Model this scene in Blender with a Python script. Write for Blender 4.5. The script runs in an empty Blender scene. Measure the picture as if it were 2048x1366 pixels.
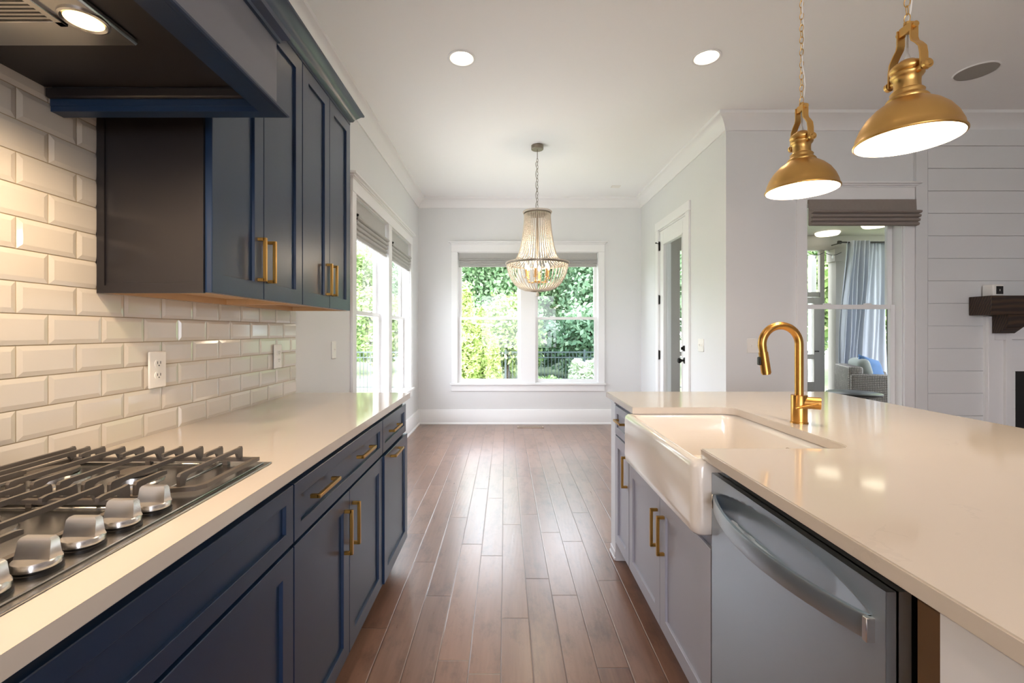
import bpy, bmesh, math, random
import numpy as np
from mathutils import Vector, Matrix
random.seed(7)
PI = math.pi
C = bpy.context.scene.collection
sc = bpy.context.scene

# ------------------------------------------------------------------ camera, world, sun, exposure
cd = bpy.data.cameras.new('camera'); cam = bpy.data.objects.new('camera', cd); C.objects.link(cam)
cam.location = (0, 0, 1.26); cam.rotation_euler = (PI/2, 0, 0)
cd.sensor_width = 36; cd.lens = 36*904/2048; cd.shift_x = 13/2048; cd.shift_y = -20/2048
cd.clip_start = 0.02; cd.clip_end = 300
sc.camera = cam
sc.view_settings.view_transform = 'Standard'; sc.view_settings.look = 'None'
sc.view_settings.gamma = 1; sc.view_settings.use_curve_mapping = False
sc.view_settings.exposure = 0.50
sc.cycles.max_bounces = 8; sc.cycles.diffuse_bounces = 5; sc.cycles.glossy_bounces = 4
sc.cycles.transparent_max_bounces = 16; sc.cycles.sample_clamp_indirect = 6
sc.cycles.caustics_reflective = False; sc.cycles.caustics_refractive = False
sc.cycles.use_denoising = True
try: sc.cycles.denoiser = 'OPENIMAGEDENOISE'
except Exception: pass

W = bpy.data.worlds.new('world'); sc.world = W; W.use_nodes = True
bgn = W.node_tree.nodes['Background']
bgn.inputs['Color'].default_value = (0.88, 0.90, 1.0, 1); bgn.inputs['Strength'].default_value = 7.6

def light(name, kind, loc, energy, color=(1, 1, 1), rot=(0, 0, 0), size=None, sizey=None, parent=None, spot=None, blend=.5):
    d = bpy.data.lights.new(name, kind); d.energy = energy; d.color = color
    if kind == 'AREA':
        if sizey: d.shape = 'RECTANGLE'; d.size = size; d.size_y = sizey
        else: d.shape = 'DISK'; d.size = size
    elif kind in ('POINT', 'SPOT'): d.shadow_soft_size = size or .03
    elif kind == 'SUN': d.angle = size or .01
    if spot: d.spot_size = spot; d.spot_blend = blend
    o = bpy.data.objects.new(name, d); C.objects.link(o); o.location = loc; o.rotation_euler = rot
    if parent: o.parent = parent
    return o
light('sun', 'SUN', (0, -5, 20), 2.6, (1, .95, .86), (math.radians(48), 0, math.radians(20)), .01)
def portal(loc, rot, sx, sy):
    o = light('window_portal', 'AREA', loc, 1, (1, 1, 1), rot, sx, sy); o.data.cycles.is_portal = True
portal((-1.30, 4.6, 1.45), (0, -PI/2, 0), 1.9, 2.2)
portal((.31, 6.29, 1.45), (-PI/2, 0, 0), 1.85, 1.9)
portal((.5, -4.65, 1.5), (PI/2, 0, 0), 2.8, 2.2)  # portal over the added rear opening
WARM = (1.0, .74, .48); SOFT = (1.0, .80, .62)

# ------------------------------------------------------------------ materials
def lin(c):
    if isinstance(c, str):
        c = [int(c[i:i+2], 16)/255 for i in (0, 2, 4)]
    return tuple((x/12.92 if x <= .04045 else ((x+.055)/1.055)**2.4) for x in c)
class NT:
    def __init__(s, name):
        s.m = bpy.data.materials.new(name); s.m.use_nodes = True; s.t = s.m.node_tree
        s.b = s.t.nodes['Principled BSDF']; s.out = s.t.nodes['Material Output']
    def n(s, typ, **kw):
        x = s.t.nodes.new(typ)
        for k, v in kw.items(): setattr(x, k, v)
        return x
    def l(s, a, b): s.t.links.new(a, b)
    def math(s, op, a, b=None, c=None):
        x = s.n('ShaderNodeMath', operation=op)
        for i, v in enumerate((a, b, c)):
            if v is None: continue
            if isinstance(v, (int, float)): x.inputs[i].default_value = v
            else: s.l(v, x.inputs[i])
        return x.outputs[0]
    def mix(s, f, a, b):
        x = s.n('ShaderNodeMix', data_type='RGBA')
        if isinstance(f, (int, float)): x.inputs[0].default_value = f
        else: s.l(f, x.inputs[0])
        for i, v in ((6, a), (7, b)):
            if isinstance(v, tuple): x.inputs[i].default_value = (*v[:3], 1)
            else: s.l(v, x.inputs[i])
        return x.outputs[2]
    def noise(s, scale, detail=2, vec=None, rough=.5):
        x = s.n('ShaderNodeTexNoise'); x.inputs['Scale'].default_value = scale; x.inputs['Detail'].default_value = detail
        x.inputs['Roughness'].default_value = rough
        if vec is not None: s.l(vec, x.inputs['Vector'])
        return x.outputs['Fac']
    def pos(s, scale=None):
        g = s.n('ShaderNodeTexCoord').outputs['Object']
        if scale:
            mp = s.n('ShaderNodeMapping'); mp.inputs['Scale'].default_value = scale; s.l(g, mp.inputs['Vector']); return mp.outputs[0]
        return g
    def bump(s, h, strength, dist=.01):
        x = s.n('ShaderNodeBump'); x.inputs['Strength'].default_value = strength; x.inputs['Distance'].default_value = dist
        s.l(h, x.inputs['Height']); s.l(x.outputs[0], s.b.inputs['Normal']); return x
def P(name, col, rough=.5, metal=0, spec=.5, noise=None, bump=None, coat=0, emit=None, es=0, vary=None, scale=None):
    t = NT(name); c = lin(col); b = t.b
    b.inputs['Base Color'].default_value = (*c, 1); b.inputs['Roughness'].default_value = rough
    b.inputs['Metallic'].default_value = metal; b.inputs['Specular IOR Level'].default_value = spec
    b.inputs['Coat Weight'].default_value = coat; b.inputs['Coat Roughness'].default_value = .22 if 'cabinet' in name else .08
    if vary:                       # (noise scale, amount): slight tone variation
        f = t.noise(vary[0], 4, t.pos(scale)); 
        t.l(t.mix(f, tuple(x*(1-vary[1]) for x in c), tuple(min(1, x*(1+vary[1])) for x in c)), b.inputs['Base Color'])
    if bump: t.bump(t.noise(bump[0], 3, t.pos(scale)), bump[1], bump[2] if len(bump) > 2 else .002)
    if emit: b.inputs['Emission Color'].default_value = (*lin(emit), 1); b.inputs['Emission Strength'].default_value = es
    return t.m
M = {}
M['wall'] = P('wall_paint', 'e1e2e2', .6, vary=(3, .015), bump=(250, .05))
M['ceil'] = P('ceiling_paint', 'f8f8f8', .75, bump=(200, .04))
M['trim'] = P('white_trim_paint', 'eeeeee', .35, vary=(4, .01))
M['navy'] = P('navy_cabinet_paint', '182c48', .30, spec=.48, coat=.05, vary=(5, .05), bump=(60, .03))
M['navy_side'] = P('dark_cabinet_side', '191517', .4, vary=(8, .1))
M['grey'] = P('grey_cabinet_paint', 'a2a5b4', .3, vary=(5, .02), bump=(60, .03))
M['islandwhite'] = P('island_panel_paint', 'dcdfe6', .4, vary=(5, .01))
M['maple'] = P('maple_underside', 'c9a67e', .45, vary=(30, .12), scale=(1, .15, 1))
M['gold'] = P('brushed_gold', 'c4924e', .28, 1, vary=(120, .06), scale=(1, 1, .1))
M['gold_pull'] = P('satin_brass_pull', 'b48a48', .30, 1, vary=(120, .06))
M['gold_lamp'] = P('antique_brass', 'd8ae68', .36, 1, vary=(14, .05))
M['steel'] = P('brushed_stainless', 'b5b3b0', .24, 1, vary=(40, .06), scale=(40, 1, 1), bump=(300, .02))
M['steel_dw'] = P('dishwasher_stainless', 'b4c0ca', .34, .88, vary=(60, .04), scale=(1, 1, 40), bump=(300, .02))
M['chrome'] = P('polished_knob_metal', 'd6d3d0', .26, 1, vary=(60, .04))
M['iron'] = P('cast_iron_grate', '5c554f', .38, spec=.5, vary=(40, .12), bump=(500, .25))
M['black'] = P('black_plastic', '101012', .4, vary=(20, .1))
M['bronze'] = P('dark_bronze_hardware', '1d1a18', .35, .7, vary=(20, .1))
M['tile'] = P('glazed_tile', 'd6cfc4', .09, spec=.6, vary=(6, .03), coat=.4)
M['grout'] = P('tile_grout', 'ab9b80', .8, vary=(60, .08))
M['fireclay'] = P('fireclay', 'ece7e1', .1, spec=.55, coat=.5, vary=(4, .01))
M['plastic'] = P('white_plate_plastic', 'efece6', .3, vary=(20, .01))
M['shade'] = P('roman_shade_linen', 'b9b8b6', .85, vary=(60, .08), bump=(400, .2))
M['shade_dark'] = P('roman_shade_grey_linen', '8f857e', .85, vary=(60, .08), bump=(400, .2))
M['bead'] = P('whitewashed_wood_bead', 'd9cfc2', .6, vary=(90, .12))
M['ring'] = P('aged_pewter', '8a8072', .4, .8, vary=(30, .15))
M['candle'] = P('candle_sleeve_tan', 'c79a5e', .5, vary=(20, .1))
M['bulb'] = P('lit_bulb', 'fff1d6', .4, emit='ffe7bd', es=8, vary=(5, .01))
M['lens'] = P('lit_lens', 'fff4e2', .4, emit='ffe9c8', es=7, vary=(5, .01))
M['lens_warm'] = P('lit_warm_lens', 'fff0d0', .4, emit='ffd28a', es=3.5, vary=(5, .01))
M['reflection_glow'] = P('glowing_reflection', 'fff4e2', .4, emit='fff1dc', es=1.6, vary=(5, .01))  # emission imitating bright reflections in the porch window glass
M['lampwhite'] = P('enamel_white_inside', 'fbfaf6', .4, vary=(5, .01))
M['vent'] = P('register_metal', 'b9a493', .4, .4, vary=(20, .1))
M['cloth'] = P('outdoor_curtain', 'b4bac6', .85, vary=(30, .04), bump=(300, .2))
M['cushion'] = P('grey_cushion', '8d938f', .9, vary=(40, .06), bump=(300, .3))
M['blue'] = P('blue_pillow', '3f6694', .85, vary=(14, .35), bump=(300, .3))
M['firebox'] = P('black_firebox', '0b0b0c', .5, vary=(20, .2))
M['porch'] = P('porch_paint', '9c978f', .6, vary=(6, .03))
M['porchwhite'] = P('porch_post_white', 'dfe2e4', .5, vary=(6, .02))
M['porchfloor'] = P('porch_decking', '6d6259', .6, vary=(3, .15), scale=(1, 8, 1))
M['grass'] = P('lawn_grass', '949f7c', .9, vary=(8, .35), bump=(60, .6, .05))
M['fence'] = P('black_iron_fence', '5b6468', .5, .2, vary=(10, .1))
M['bark'] = P('tree_bark', '5a4a3c', .9, vary=(12, .3), bump=(30, .5, .02))

def m_wicker():
    t = NT('grey_wicker'); p = t.pos()
    w1 = t.n('ShaderNodeTexWave'); w1.inputs['Scale'].default_value = 13; w1.bands_direction = 'Z'; w1.inputs['Distortion'].default_value = 2
    w2 = t.n('ShaderNodeTexWave'); w2.inputs['Scale'].default_value = 17; w2.bands_direction = 'X'; w2.inputs['Distortion'].default_value = 2
    t.l(p, w1.inputs[0]); t.l(p, w2.inputs[0])
    f = t.math('MULTIPLY', w1.outputs['Fac'], w2.outputs['Fac'])
    t.l(t.mix(f, lin('57524e'), lin('b3aca4')), t.b.inputs['Base Color']); t.b.inputs['Roughness'].default_value = .6
    t.bump(f, .6, .01); return t.m
M['wicker'] = m_wicker()

def m_quartz():
    t = NT('white_quartz'); p = t.pos()
    n1 = t.noise(1.3, 6, p, .6); v = t.math('ABSOLUTE', t.math('SUBTRACT', n1, .5))
    vein = t.math('MULTIPLY', t.math('LESS_THAN', v, .004), t.math('GREATER_THAN', t.noise(3, 2, p), .58))
    base = t.mix(t.noise(2.2, 4, p), lin('ccc3b9'), lin('d1c9c0'))
    t.l(t.mix(t.math('MULTIPLY', vein, .10), base, lin('a8a29c')), t.b.inputs['Base Color'])
    t.b.inputs['Roughness'].default_value = .07; t.b.inputs['Specular IOR Level'].default_value = .6; return t.m
M['quartz'] = m_quartz()

def m_floor():
    t = NT('hardwood_planks'); p = t.pos(); sep = t.n('ShaderNodeSeparateXYZ'); t.l(p, sep.inputs[0]); x, y = sep.outputs[0], sep.outputs[1]
    wdt = .1205
    u = t.math('DIVIDE', t.math('ADD', x, 10*wdt+.018), wdt); row = t.math('FLOOR', u); fu = t.math('SUBTRACT', u, row)
    wn = t.n('ShaderNodeTexWhiteNoise', noise_dimensions='1D'); t.l(row, wn.inputs['W']); r = wn.outputs['Value']
    L = t.math('ADD', .62, t.math('MULTIPLY', r, .5))
    v = t.math('DIVIDE', t.math('ADD', t.math('ADD', y, 20), t.math('MULTIPLY', r, 7.3)), L); col = t.math('FLOOR', v); fv = t.math('SUBTRACT', v, col)
    cmb = t.n('ShaderNodeCombineXYZ'); t.l(row, cmb.inputs[0]); t.l(col, cmb.inputs[1])
    wn2 = t.n('ShaderNodeTexWhiteNoise', noise_dimensions='2D'); t.l(cmb.outputs[0], wn2.inputs['Vector']); k = wn2.outputs['Value']
    du = t.math('MULTIPLY', t.math('MINIMUM', fu, t.math('SUBTRACT', 1, fu)), wdt)
    dv = t.math('MULTIPLY', t.math('MINIMUM', fv, t.math('SUBTRACT', 1, fv)), L)
    d = t.math('MINIMUM', du, dv)
    gap = t.math('LESS_THAN', d, .0011); 
    off = t.n('ShaderNodeVectorMath', operation='ADD'); t.l(p, off.inputs[0]); t.l(wn2.outputs['Color'], off.inputs[1])
    mp = t.n('ShaderNodeMapping'); mp.inputs['Scale'].default_value = (22, 1.6, 1); t.l(off.outputs[0], mp.inputs[0])
    grain = t.noise(1.6, 6, mp.outputs[0], .6)
    mp2 = t.n('ShaderNodeMapping'); mp2.inputs['Scale'].default_value = (7, 3.2, 1); t.l(off.outputs[0], mp2.inputs[0])
    blot = t.noise(1.5, 5, mp2.outputs[0], .7)
    c1 = t.mix(k, lin('66483a'), lin('846350'))
    c2 = t.mix(t.math('MULTIPLY', t.math('SUBTRACT', grain, .3), 1.1), c1, lin('9c7966'))
    curl = t.math('GREATER_THAN', blot, .60)
    c3 = t.mix(t.math('MULTIPLY', t.math('MAXIMUM', t.math('SUBTRACT', .5, blot), 0), 2.4), c2, lin('3b261d'))
    c4 = t.mix(t.math('MULTIPLY', gap, .75), c3, lin('21110a'))
    t.l(c4, t.b.inputs['Base Color'])
    t.l(t.math('ADD', .24, t.math('MULTIPLY', grain, .12)), t.b.inputs['Roughness'])
    # hand scraped ripples across some planks + eased plank edges
    wv = t.n('ShaderNodeTexWave'); wv.bands_direction = 'X'; wv.inputs['Scale'].default_value = 14; wv.inputs['Distortion'].default_value = 3; wv.inputs['Detail'].default_value = 1
    mp3 = t.n('ShaderNodeMapping'); mp3.inputs['Scale'].default_value = (1, .35, 1); mp3.inputs['Rotation'].default_value = (0, 0, .25); t.l(off.outputs[0], mp3.inputs[0]); t.l(mp3.outputs[0], wv.inputs[0])
    rip = t.math('MULTIPLY', wv.outputs['Fac'], t.math('MULTIPLY', t.math('GREATER_THAN', k, .4), .10))
    edge = t.math('MINIMUM', t.math('DIVIDE', d, .004), 1)
    h = t.math('ADD', t.math('ADD', edge, rip), t.math('MULTIPLY', blot, .18))
    t.bump(h, .5, .0022)
    t.b.inputs['Specular IOR Level'].default_value = .7; t.b.inputs['Coat Weight'].default_value = .45; t.b.inputs['Coat Roughness'].default_value = .26
    return t.m
M['floor'] = m_floor()

def m_beam():
    t = NT('dark_stained_beam'); p = t.pos((1.5, 8, 8))
    w = t.n('ShaderNodeTexWave'); w.wave_type = 'RINGS'; w.inputs['Scale'].default_value = 2.2; w.inputs['Distortion'].default_value = 5; w.inputs['Detail'].default_value = 3
    t.l(p, w.inputs[0]); t.l(t.mix(w.outputs['Fac'], lin('20130c'), lin('45301f')), t.b.inputs['Base Color']); t.b.inputs['Roughness'].default_value = .5
    t.bump(w.outputs['Fac'], .3, .003); return t.m
M['beam'] = m_beam()
def m_glass(name, tint):
    t = NT(name); t.t.nodes.remove(t.b)
    tr = t.n('ShaderNodeBsdfTransparent'); tr.inputs[0].default_value = (*tint, 1)
    gl = t.n('ShaderNodeBsdfGlossy'); gl.inputs['Roughness'].default_value = .01
    fr = t.n('ShaderNodeFresnel'); fr.inputs[0].default_value = 1.5
    gm = t.n('ShaderNodeNewGeometry'); fac = t.math('MULTIPLY', fr.outputs[0], t.math('SUBTRACT', 1, gm.outputs['Backfacing']))
    mx = t.n('ShaderNodeMixShader'); t.l(fac, mx.inputs[0]); t.l(tr.outputs[0], mx.inputs[1]); t.l(gl.outputs[0], mx.inputs[2])
    t.l(mx.outputs[0], t.out.inputs[0]); return t.m
M['glass'] = m_glass('window_glass', (.97, .985, .98))
M['screen'] = m_glass('screened_window_glass', (.62, .68, .68))
def m_leaf(name, a, b, c):
    t = NT(name); g = t.n('ShaderNodeNewGeometry'); r = g.outputs['Random Per Island']
    rp = t.n('ShaderNodeValToRGB'); rp.color_ramp.elements[0].color = (*lin(a), 1); rp.color_ramp.elements[1].color = (*lin(c), 1)
    e = rp.color_ramp.elements.new(.5); e.color = (*lin(b), 1); t.l(r, rp.inputs[0])
    t.l(rp.outputs[0], t.b.inputs['Base Color']); t.b.inputs['Roughness'].default_value = .5
    tl = t.n('ShaderNodeBsdfTranslucent'); t.l(rp.outputs[0], tl.inputs[0])
    mx = t.n('ShaderNodeMixShader'); mx.inputs[0].default_value = .35; t.l(t.b.outputs[0], mx.inputs[1]); t.l(tl.outputs[0], mx.inputs[2])
    t.l(mx.outputs[0], t.out.inputs[0]); return t.m
M['leaf_mid'] = m_leaf('leaves_mid_green', '5d8256', '88aa7c', 'bcd2ae')
M['leaf_dark'] = m_leaf('leaves_deep_green', '587a5c', '83a482', 'b6ccae')
M['leaf_lime'] = m_leaf('leaves_lime', '8fa65c', 'b2c478', 'd8e0a8')
M['leaf_yel'] = m_leaf('leaves_light_green', '718f4a', 'a0b876', 'd0dcaa')
M['leaf_pale'] = m_leaf('leaves_pale', 'b8c49e', 'e4e8d4', 'f8f8f0')

# ------------------------------------------------------------------ mesh helpers
def nb(): return bmesh.new()
def box(bm, x0, x1, y0, y1, z0, z1, bev=0, seg=1):
    x0, x1 = sorted((x0, x1)); y0, y1 = sorted((y0, y1)); z0, z1 = sorted((z0, z1))
    r = bmesh.ops.create_cube(bm, size=1)
    for v in r['verts']:
        v.co = Vector(((x0+x1)/2+v.co.x*(x1-x0), (y0+y1)/2+v.co.y*(y1-y0), (z0+z1)/2+v.co.z*(z1-z0)))
    if bev:
        es = list({e for v in r['verts'] for e in v.link_edges})
        bmesh.ops.bevel(bm, geom=es, offset=bev, segments=seg, affect='EDGES', profile=.5)
    return bm
def prism(bm, pts, a0, a1, axis='z'):
    """extrude a 2D outline. axis z: pts (x,y); x: pts (y,z); y: pts (x,z)"""
    f = {'z': lambda p, a: (p[0], p[1], a), 'x': lambda p, a: (a, p[0], p[1]), 'y': lambda p, a: (p[0], a, p[1])}[axis]
    A = [bm.verts.new(f(p, a0)) for p in pts]; B = [bm.verts.new(f(p, a1)) for p in pts]
    n = len(pts); fs = [bm.faces.new(A), bm.faces.new(B)]
    for i in range(n): fs.append(bm.faces.new((A[i], A[(i+1) % n], B[(i+1) % n], B[i])))
    bmesh.ops.recalc_face_normals(bm, faces=fs); return fs
def lathe(bm, prof, seg=32, c=(0, 0, 0), mat=None, cap=False):
    rings = []
    for r, z in prof:
        rr = []
        for i in range(seg):
            a = 2*PI*i/seg; p = Vector((r*math.cos(a), r*math.sin(a), z))
            if mat: p = mat @ p
            rr.append(bm.verts.new(p+Vector(c)))
        rings.append(rr)
    fs = []
    for a, b in zip(rings, rings[1:]):
        for i in range(seg): fs.append(bm.faces.new((a[i], a[(i+1) % seg], b[(i+1) % seg], b[i])))
    if cap: fs.append(bm.faces.new(rings[0])); fs.append(bm.faces.new(rings[-1]))
    bmesh.ops.recalc_face_normals(bm, faces=fs); return bm
def cyl(bm, p0, p1, r, seg=20, r1=None):
    p0, p1 = Vector(p0), Vector(p1); d = p1-p0; q = d.to_track_quat('Z', 'Y').to_matrix()
    r1 = r if r1 is None else r1
    lathe(bm, [(r, 0), (r1, d.length)], seg, tuple(p0), q, True); return bm
def tube(bm, pts, r, seg=10, closed=False):
    pts = [Vector(p) for p in pts]; n = len(pts); rings = []
    up = None
    for i in range(n):
        a = pts[(i-1) % n] if (closed or i > 0) else pts[i]; b = pts[(i+1) % n] if (closed or i < n-1) else pts[i]
        t = (b-a).normalized()
        if up is None: up = t.orthogonal().normalized()
        up = (up - t*up.dot(t)).normalized(); s = t.cross(up)
        rr = r[i] if isinstance(r, (list, tuple)) else r
        rings.append([bm.verts.new(pts[i]+(up*math.cos(2*PI*k/seg)+s*math.sin(2*PI*k/seg))*rr) for k in range(seg)])
    fs = []
    for i in range(n if closed else n-1):
        A, B = rings[i], rings[(i+1) % n]
        for k in range(seg): fs.append(bm.faces.new((A[k], A[(k+1) % seg], B[(k+1) % seg], B[k])))
    if not closed: fs.append(bm.faces.new(rings[0])); fs.append(bm.faces.new(rings[-1]))
    bmesh.ops.recalc_face_normals(bm, faces=fs); return bm
def obj(name, bm, mat, parent=None, loc=None, smooth=40):
    me = bpy.data.meshes.new(name); bm.to_mesh(me); bm.free()
    mats = mat if isinstance(mat, (list, tuple)) else [mat]
    for m in mats: me.materials.append(M[m] if isinstance(m, str) else m)
    if smooth:
        me.polygons.foreach_set('use_smooth', [True]*len(me.polygons)); me.set_sharp_from_angle(angle=math.radians(smooth))
    o = bpy.data.objects.new(name, me); C.objects.link(o)
    if parent: o.parent = parent
    if loc: o.location = loc
    return o
def tag(o, label, cat, group=None, kind=None):
    o['label'] = label; o['category'] = cat
    if group: o['group'] = group
    if kind: o['kind'] = kind
    return o
def thing(name, label, cat, loc=(0, 0, 0), rz=0, group=None):
    o = bpy.data.objects.new(name, None); C.objects.link(o); o.location = loc; o.rotation_euler = (0, 0, rz)
    o.empty_display_size = .1
    return tag(o, label, cat, group)
def struct(name, bm, mat, parent=None):
    o = obj(name, bm, mat, parent)
    if not parent: o['kind'] = 'structure'
    return o
def sroot(name):
    o = bpy.data.objects.new(name, None); C.objects.link(o); o['kind'] = 'structure'; return o
def dup(root, loc=None, rz=None, label=None, parent=None):
    c = root.copy(); C.objects.link(c)
    if parent is not None: c.parent = parent
    if loc is not None: c.location = loc
    if rz is not None: c.rotation_euler = (0, 0, rz)
    if label: c['label'] = label
    for ch in [x for x in bpy.data.objects if x.parent == root]:
        dup(ch, parent=c)
    return c
def off(path, d):
    """mitred inward offset; interior lies to the right of the path direction"""
    P2 = [Vector(p) for p in path]; out = []
    ns = []
    for a, b in zip(P2, P2[1:]):
        t = (b-a).normalized(); ns.append(Vector((t.y, -t.x)))
    for i, p in enumerate(P2):
        n1 = ns[max(0, i-1)]; n2 = ns[min(len(ns)-1, i)]
        out.append(p+(n1+n2)*(d/(1+n1.dot(n2))))
    return out
def molding(bm, path, prof):
    """prof: closed list of (inward d, z)"""
    cols = [[bm.verts.new((q.x, q.y, z)) for q in off(path, d)] for d, z in prof]; n = len(cols); fs = []
    for i in range(n):
        A, B = cols[i], cols[(i+1) % n]
        for k in range(len(path)-1): fs.append(bm.faces.new((A[k], A[k+1], B[k+1], B[k])))
    fs.append(bm.faces.new([c[0] for c in cols])); fs.append(bm.faces.new([c[-1] for c in cols]))
    bmesh.ops.recalc_face_normals(bm, faces=fs); return bm

XL, YB, XR, YL, CZ = -1.183, 6.157, 1.846, 3.784, 3.07    # left wall, back wall, nook right wall, living wall, ceiling
XE, YR = 6.6, -4.5                                        # far right wall, wall behind camera
T = .14
def wall_x(bm, X, t, y0, y1, z1, holes, z0=-.02):
    """wall slab at X..X+t spanning y0..y1 with holes (ya,yb,za,zb)"""
    y = y0
    for ya, yb, za, zb in sorted(holes):
        box(bm, X, X+t, y, ya, z0, z1); box(bm, X, X+t, ya, yb, zb, z1)
        if za > z0: box(bm, X, X+t, ya, yb, z0, za)
        y = yb
    box(bm, X, X+t, y, y1, z0, z1); return bm
def wall_y(bm, Y, t, x0, x1, z1, holes, z0=-.02):
    x = x0
    for xa, xb, za, zb in sorted(holes):
        box(bm, x, xa, Y, Y+t, z0, z1); box(bm, xa, xb, Y, Y+t, zb, z1)
        if za > z0: box(bm, xa, xb, Y, Y+t, z0, za)
        x = xb
    box(bm, x, x1, Y, Y+t, z0, z1); return bm

# ------------------------------------------------------------------ room shell
fl = nb()
for a in ((XL-.1, XE, YR, YL), (XL-.1, XR+.1, YL, YB+.05)): box(fl, a[0], a[1], a[2], a[3], -.05, 0)
struct('floor', fl, 'floor')
WLH = [(3.55, 4.54, .56, 2.34), (4.66, 5.60, .56, 2.34)]
struct('wall_left', wall_x(nb(), XL-.006-T, T, YR, YB+T, CZ+.3, WLH), 'wall')
WBH = [(-.652, 1.262, .56, 2.34)]
struct('wall_back', wall_y(nb(), YB, T, XL-.006, XR+T, CZ+.3, WBH), 'wall')
struct('wall_nook_right', wall_x(nb(), XR, T, YL+T, YB, CZ+.3, [(4.60, 5.42, -.02, 2.47)]), 'wall')
struct('wall_living', wall_y(nb(), YL, T, XR, XE, CZ+.3, [(2.515, 3.325, .5, 2.36)]), 'wall')
struct('wall_right', wall_x(nb(), XE, T, YR, YL+T, CZ+.3, []), 'wall')
struct('wall_rear', wall_y(nb(), YR-T, T, XL-.2, XE+T, CZ+.3, [(-.9, 1.9, .4, 2.6)]), 'wall')  # unseen rear wall; window opening added to let fill daylight in
# ceiling with round openings for the cans
LIGHTS = [(-.29, 2.995), (1.327, 2.985), (-.29, .6), (3.6, 1.6), (5.2, 1.6), (.5, -1.6), (2.6, -1.6), (4.6, -1.6)]
def ceiling():
    bm = nb(); xs = sorted({XL-.1, XE} | {v for x, y in LIGHTS for v in (round(x-.12, 4), round(x+.12, 4))})
    ys = sorted({YR, YB} | {v for x, y in LIGHTS for v in (round(y-.12, 4), round(y+.12, 4))})
    for xa, xb in zip(xs, xs[1:]):
        for ya, yb in zip(ys, ys[1:]):
            cx, cy = (xa+xb)/2, (ya+yb)/2
            hit = [l for l in LIGHTS if abs(cx-l[0]) < .12 and abs(cy-l[1]) < .12]
            if hit:
                lx, ly = hit[0]
                n = 24; A = []; B = []
                # cell may be a fragment of the light's square: only build once from the whole square
                if (lx, ly) in done: continue
                done.add((lx, ly))
                for i in range(n):
                    a = 2*PI*(i+.5)/n; c, s = math.cos(a), math.sin(a); k = .12/max(abs(c), abs(s))
                    A.append(bm.verts.new((lx+.082*c, ly+.082*s, CZ))); B.append(bm.verts.new((lx+k*c, ly+k*s, CZ)))
                for i in range(n): bm.faces.new((A[i], B[i], B[(i+1) % n], A[(i+1) % n]))
                for sx, sy in ((1, 1), (-1, 1), (-1, -1), (1, -1)):   # square corners
                    cand = sorted(range(n), key=lambda i: (B[i].co.x-lx-.12*sx)**2+(B[i].co.y-ly-.12*sy)**2)[:2]
                    cv = bm.verts.new((lx+.12*sx, ly+.12*sy, CZ)); bm.faces.new((cv, B[cand[0]], B[cand[1]]))
            else:
                bm.faces.new([bm.verts.new(p) for p in ((xa, ya, CZ), (xa, yb, CZ), (xb, yb, CZ), (xb, ya, CZ))])
    for f in bm.faces:
        f.normal_update()
        if f.normal.z > 0: f.normal_flip()
    box(bm, XL-.2, XE+.2, YR-.2, YB+.2, CZ+.16, CZ+.3)
    return bm
done = set()
struct('ceiling', ceiling(), 'ceil')
crown = [(0, -.13), (.012, -.13), (.016, -.112), (.03, -.085), (.055, -.052), (.085, -.03), (.098, -.024), (.1, -.012), (.1, 0), (0, 0)]
crown = [(d, CZ+z) for d, z in crown]
struct('trim_1', molding(nb(), [(XL-.006, YR), (XL-.006, YB), (XR, YB), (XR, YL), (XE, YL)], crown), 'trim')
bb = [(0, 0), (.03, 0), (.03, .012), (.018, .025), (.016, .19), (.011, .197), (0, .2)]
struct('baseboard_left', molding(nb(), [(XL-.006, 2.56), (XL-.006, YB)], bb), 'trim')
struct('baseboard_back', molding(nb(), [(XL-.006, YB), (XR, YB)], bb), 'trim')
struct('baseboard_nook_right', molding(nb(), [(XR, YB), (XR, 5.535)], bb), 'trim')
struct('baseboard_right', molding(nb(), [(XR, 4.51), (XR, YL), (3.41, YL)], bb), 'trim')
# shiplap boards right of the window
sl = nb(); z = 1.26-(473.2-663)*YL/904; step = .187
k = -9
while z+k*step < 2.94:
    a, b = z+k*step+.002, min(z+(k+1)*step-.002, 2.94)
    if b > .2: box(sl, 3.512, XE, YL-.028, YL-.014, max(a, .2), b, .0015)
    k += 1
struct('trim_2', sl, 'wall')
bm = nb(); box(bm, 3.413, 3.51, YL-.028, YL-.014, .0, 2.94, .002); struct('trim_3', bm, 'wall')
bm = nb(); box(bm, 3.413, XE, YL-.0138, YL-.0005, .0, 2.94); struct('wall_chimney', bm, 'wall')

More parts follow.
